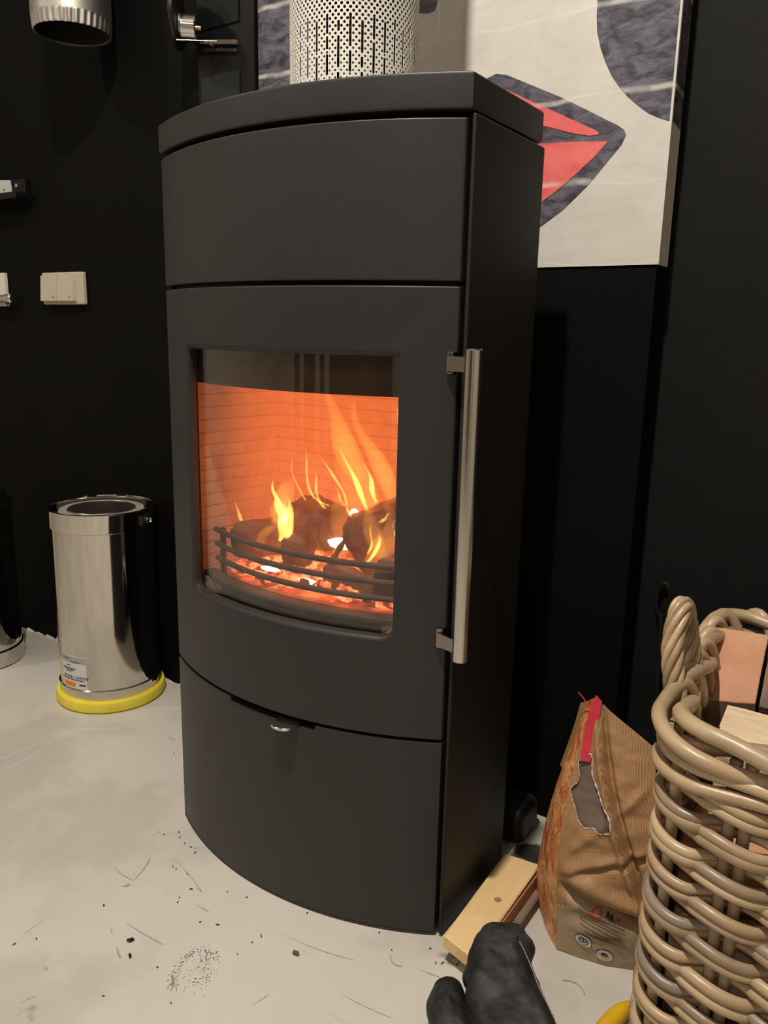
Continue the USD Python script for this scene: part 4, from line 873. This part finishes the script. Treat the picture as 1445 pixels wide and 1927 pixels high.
# twisted handle on the left side
ha, hb_ = bpoint(A([.046]), .002, RIM - .02)[0], bpoint(A([.112]), .002, RIM - .02)[0]
core = spline([ha + A([.006, -.014, -.02]), ha + A([-.008, .0, .030]), ha * .84 + hb_ * .16 + A([-.016, 0, .082]), ha * .5 + hb_ * .5 + A([-.014, 0, .110]), ha * .16 + hb_ * .84 + A([-.010, 0, .082]), hb_ + A([.0, 0, .025]), hb_ + A([.004, .012, -.02])], 120)
Tn = np.gradient(core, axis=0); Tn /= np.linalg.norm(Tn, axis=1, keepdims=True); e1 = np.cross(Tn, [1., 0, 0]); e1 /= np.linalg.norm(e1, axis=1, keepdims=True); e2 = np.cross(Tn, e1)
hd_ = UsdGeom.Xform.Define(stage, str(basket.GetPath()) + '/handle').GetPrim(); hd_.SetCustomDataByKey('label', 'twisted rattan handle')
for h in range(6):
    w = np.linspace(0, 2 * math.pi * 2.4, 120) + h * 2 * math.pi / 6; rad_ = np.interp(np.linspace(0, 1, 120), [0, .12, .5, .88, 1], [.012, .0086, .0074, .0086, .012])
    obj('handle_strand', tube(core + rad_[:, None] * (np.cos(w)[:, None] * e1 + np.sin(w)[:, None] * e2), .0045, 8), M['rattan'][[0, 2, 1, 0, 2, 1][h]], hd_, True)
obj('bottom', box(BC[0] - BW + .025, BC[0] + BW - .025, BC[1] - BD + .025, BC[1] + BD - .025, .002, .012), M['rattan'][1], basket, False)

# firewood in the basket
def wood(name, label, face, axis, length, mend, mside, seed):
    """A split log from the outline of its sawn end (3-d points) and the direction in which it runs."""
    t = thing(name, label, 'log', loc=np.mean(face, 0)); Fc = A(face, float); ax = A(axis, float); ax /= np.linalg.norm(ax)
    nrm = np.cross(Fc[1] - Fc[0], Fc[2] - Fc[1]); 
    if nrm @ ax > 0: Fc = Fc[::-1]
    P = []
    for k in range(len(Fc)):
        for s in np.linspace(0, 1, 8, endpoint=False): P.append(Fc[k] + (Fc[(k + 1) % len(Fc)] - Fc[k]) * s)
    P = A(P); c = P.mean(0); L = []
    for s in np.linspace(0, 1, 16):
        q = P + ax * length * s; L.append(q + (q - c - ax * length * s) * ((meshkit.fbm(q * 60 + seed, 3, seed) - .5) * .05)[:, None])
    v, f = loft(L, cap1=True); obj('bark_side', (v, f), mside, t, 40)
    E_ = [L[0] + ax * .0015, L[0], L[0] * .97 + L[0].mean(0) * .03 - ax * .0006]
    obj('sawn_end', loft(E_, cap1=True), mend, t, False)
    return t
axA = A([0.05, .22, -1.])
wood('firewood_log', 'split log with smooth orange sawn end upright in the basket', [(.5665, .182, .499), (.632, .188, .500), (.636, .107, .438), (.578, .094, .431), (.5655, .132, .462)], axA, .22, M['wood_end'], M['wood_side'], 1)
wood('firewood_log', 'brown bark-covered log right of the orange-ended log in the basket', [(.6370, .188, .497), (.715, .194, .500), (.722, .113, .437), (.6405, .106, .435)], axA, .22, M['wood_side'], M['bark'], 2)
wood('firewood_log', 'pale freshly split log lying across the front of the basket', [(.612, .062, .447), (.616, -.022, .447), (.620, -.022, .372), (.618, .058, .370)], (1, -.02, .01), .30, M['bark'], M['wood_split'], 3)
wood('firewood_log', 'dark split log low in the basket behind the front weave', [(.600, -.06, .34), (.60, .03, .34), (.60, .03, .26), (.60, -.06, .27)], (1, .0, .0), .30, M['wood_side'], M['wood_end'], 4)
wood('firewood_log', 'lower split log deep in the basket under the others', [(.60, -.07, .24), (.60, .05, .24), (.60, .05, .14), (.60, -.07, .15)], (1, .0, .0), .30, M['wood_side'], M['wood_split'], 5)
wood('firewood_log', 'bottom log lying on the floor of the basket', [(.60, -.06, .12), (.60, .08, .12), (.60, .08, .016), (.60, -.06, .016)], (1, .0, .0), .30, M['wood_side'], M['wood_side'], 6)

# ------------------------------------------------------------------ black leather stove glove
def ball(c, r): return m3.Manifold.sphere(r, 20).translate(tuple(c))
def limb(pts):
    out = None
    for (c0, r0), (c1, r1) in zip(pts[:-1], pts[1:]):
        b = m3.Manifold.batch_hull([ball(c0, r0), ball(c1, r1)]); out = b if out is None else out + b
    return out
def limb2(rows):
    """Hull of pairs of balls: a flattened limb. rows: [(left centre, right centre, radius), ...]"""
    out = None
    for (a0, b0, r0), (a1, b1, r1) in zip(rows[:-1], rows[1:]):
        b = m3.Manifold.batch_hull([ball(a0, r0), ball(b0, r0), ball(a1, r1), ball(b1, r1)]); out = b if out is None else out + b
    return out
body = limb2([((.3760, -.034, .071), (.3950, -.024, .072), .0235), ((.380, -.060, .063), (.411, -.052, .060), .0230), ((.388, -.090, .052), (.430, -.068, .052), .0225), ((.402, -.118, .042), (.460, -.092, .044), .022), ((.427, -.155, .034), (.496, -.126, .036), .022), ((.455, -.205, .030), (.533, -.175, .031), .022), ((.49, -.26, .028), (.573, -.225, .029), .024)])
thumb = limb([((.3480, -.112, .030), .0225), ((.354, -.132, .030), .0245), ((.380, -.156, .030), .0245), ((.430, -.168, .031), .023)])
kn = limb2([((.370, -.044, .064), (.375, -.040, .066), .0225), ((.375, -.082, .046), (.387, -.078, .048), .0205)])
cuff = limb2([((.403, -.028, .073), (.409, -.027, .072), .0185), ((.403, -.044, .066), (.410, -.042, .065), .0195)])
g = (body + thumb + kn + cuff).refine_to_length(.0045)
tm = trimesh.Trimesh(*arr(g), process=True); trimesh.smoothing.filter_taubin(tm, .5, .53, 16)
v = A(tm.vertices); nn = A(tm.vertex_normals); v = v + nn * ((meshkit.fbm(v * 42, 4, 4) - .5) * .009)[:, None]; v[:, 2] = np.maximum(v[:, 2], .0008)
glove = thing('stove_glove', 'black leather heat glove lying on the floor against the pale plank', 'glove', loc=(.43, -.11, 0))
obj('leather_shell', (v, A(tm.faces)), M['leather'], glove, True)
seam_pts = [(.3845, -.036), (.412, -.040), (.434, -.052), (.452, -.068), (.476, -.090), (.502, -.112), (.528, -.142)]
ray = trimesh.Trimesh(v, tm.faces)
def on_glove(x, y):
    d = np.linalg.norm(v[:, :2] - [x, y], axis=1); k = np.where(d < .006)[0]
    return v[k[np.argmax(v[k, 2])], 2] if len(k) else .05
sp_ = spline([(x, y, on_glove(x, y) + .0004) for x, y in seam_pts[1:]], 50)
sp_[:, 2] = [on_glove(x, y) + .0003 for x, y in sp_[:, :2]]
obj('seam', tube(sp_, .0008, 6), M['seam'], glove, True, label='pale stitched seam')

# ------------------------------------------------------------------ yellow plastic beside the basket
yp = spline([(.546, .030, .013), (.538, .005, .014), (.531, -.03, .014), (.533, -.07, .013), (.536, -.10, .013), (.539, -.125, .013)], 30)
ym = tube(yp, np.interp(np.linspace(0, 1, 30), [0, .12, .5, 1], [.004, .0105, .0135, .0125]), 14)
v, f = ym; v = v + (meshkit.fbm(v * 40, 3, 9)[:, None] - .5) * .004; v[:, 2] = np.maximum(v[:, 2], .0006)
tag(obj('yellow_sack', (v, f), M['yellow_plastic'], None, True), 'crumpled yellow plastic sack edge beside the basket on the floor', 'plastic bag')

# ------------------------------------------------------------------ crumbs and chips on the floor
def crumb(name, label, cat, xy, size, m, seed, group, rot=0.):
    r_ = np.random.default_rng(seed); p = r_.normal(size=(14, 3)); p /= np.linalg.norm(p, axis=1, keepdims=True); p = p * A(size) * r_.uniform(.8, 1.1, (14, 1))
    p[:, 2] -= p[:, 2].min(); c_, s_ = math.cos(rot), math.sin(rot); p = np.c_[p[:, 0] * c_ - p[:, 1] * s_ + xy[0], p[:, 0] * s_ + p[:, 1] * c_ + xy[1], p[:, 2] + .0003]
    tag(obj(name, hull(p), m, None, False), label, cat, group)
CR = [(-.093, -.263, .0062, .0036, 'black charcoal crumb on the pale floor left of the stove, larger of two'), (-.069, -.283, .0052, .0022, 'narrow black charcoal crumb on the floor just below the larger one')]
for k, (x, y, a_, b_, lab_) in enumerate(CR): crumb('charcoal_crumb', lab_, 'charcoal crumb', (x, y), (a_, b_, .003), M['crumb'], 50 + k, None, .9 - k * 1.4)
crumb('wood_chip', 'brown wood chip on the floor in front of the stove door', 'wood chip', (.119, -.145), (.0065, .0045, .003), M['chip'], 61, None, .2)
small = [(-.444, .138), (-.247, -.063), (-.231, -.044), (-.219, -.053), (-.2, -.059), (-.183, -.061), (-.166, -.067), (-.169, -.114), (-.16, -.115), (-.136, -.113), (-.104, -.135), (-.098, -.168), (-.104, -.159), (-.039, -.178), (-.186, -.237), (-.043, -.348), (.039, -.305), (-.023, -.274), (-.224, -.361), (-.208, -.337), (-.019, -.098), (-.053, -.106), (-.013, -.167), (.053, -.164), (.051, -.193), (.081, -.071), (.055, -.147), (.228, -.06), (.194, -.042), (.272, -.026), (.30, -.040), (.318, -.030), (.305, -.012), (.292, -.045)]
for k, (x, y) in enumerate(small):
    crumb('floor_crumb', 'tiny dark crumb among those scattered on the floor before the stove', 'crumb', (x, y), (.0022 + .0018 * (k % 4 == 2), .0012, .001), M['crumb'] if k % 3 else M['chip'], 80 + k, 'tiny crumbs before the stove', k * 1.3)
dust = []; r_ = np.random.default_rng(77)
arcp = spline([(.022, -.285, 0), (-.003, -.246, 0), (.001, -.219, 0), (.016, -.212, 0), (.036, -.219, 0)], 200)
for k in range(340):
    if k < 240: q = arcp[int(199 * r_.random() ** 1.25)] + A([*r_.normal(0, .0042, 2), 0])
    else: q = A([r_.normal(.036, .011), r_.normal(-.252, .014), 0])
    r = r_.uniform(.0004, .0011); a_ = r_.uniform(0, 6.28, 4); a_.sort()
    top = np.c_[q[0] + r * np.cos(a_) * r_.uniform(.6, 1.5), q[1] + r * np.sin(a_), np.full(4, .0005)]
    dust.append(hull(np.vstack([top, top * [1, 1, 0] + [0, 0, .00005]])) if len(set(np.round(a_, 2))) == 4 else box(q[0], q[0] + r, q[1], q[1] + r, 0, .0004))
tag(obj('charcoal_dust', join(dust), M['crumb'], None, False), 'ring of fine black charcoal dust on the floor before the ash cover', 'charcoal dust', kind='stuff')
for k, pts in enumerate([[(.452, .028), (.470, .034), (.486, .022)], [(.232, -.070), (.243, -.080), (.256, -.078)]]):
    q = spline([(*p, .0012) for p in pts], 14)
    tag(obj('straw', tube(q, .0008, 6), M['straw'], None, True), ['thin pale straw on the floor below the paper bag', 'thin pale straw on the floor by the front corner of the stove'][k], 'straw')
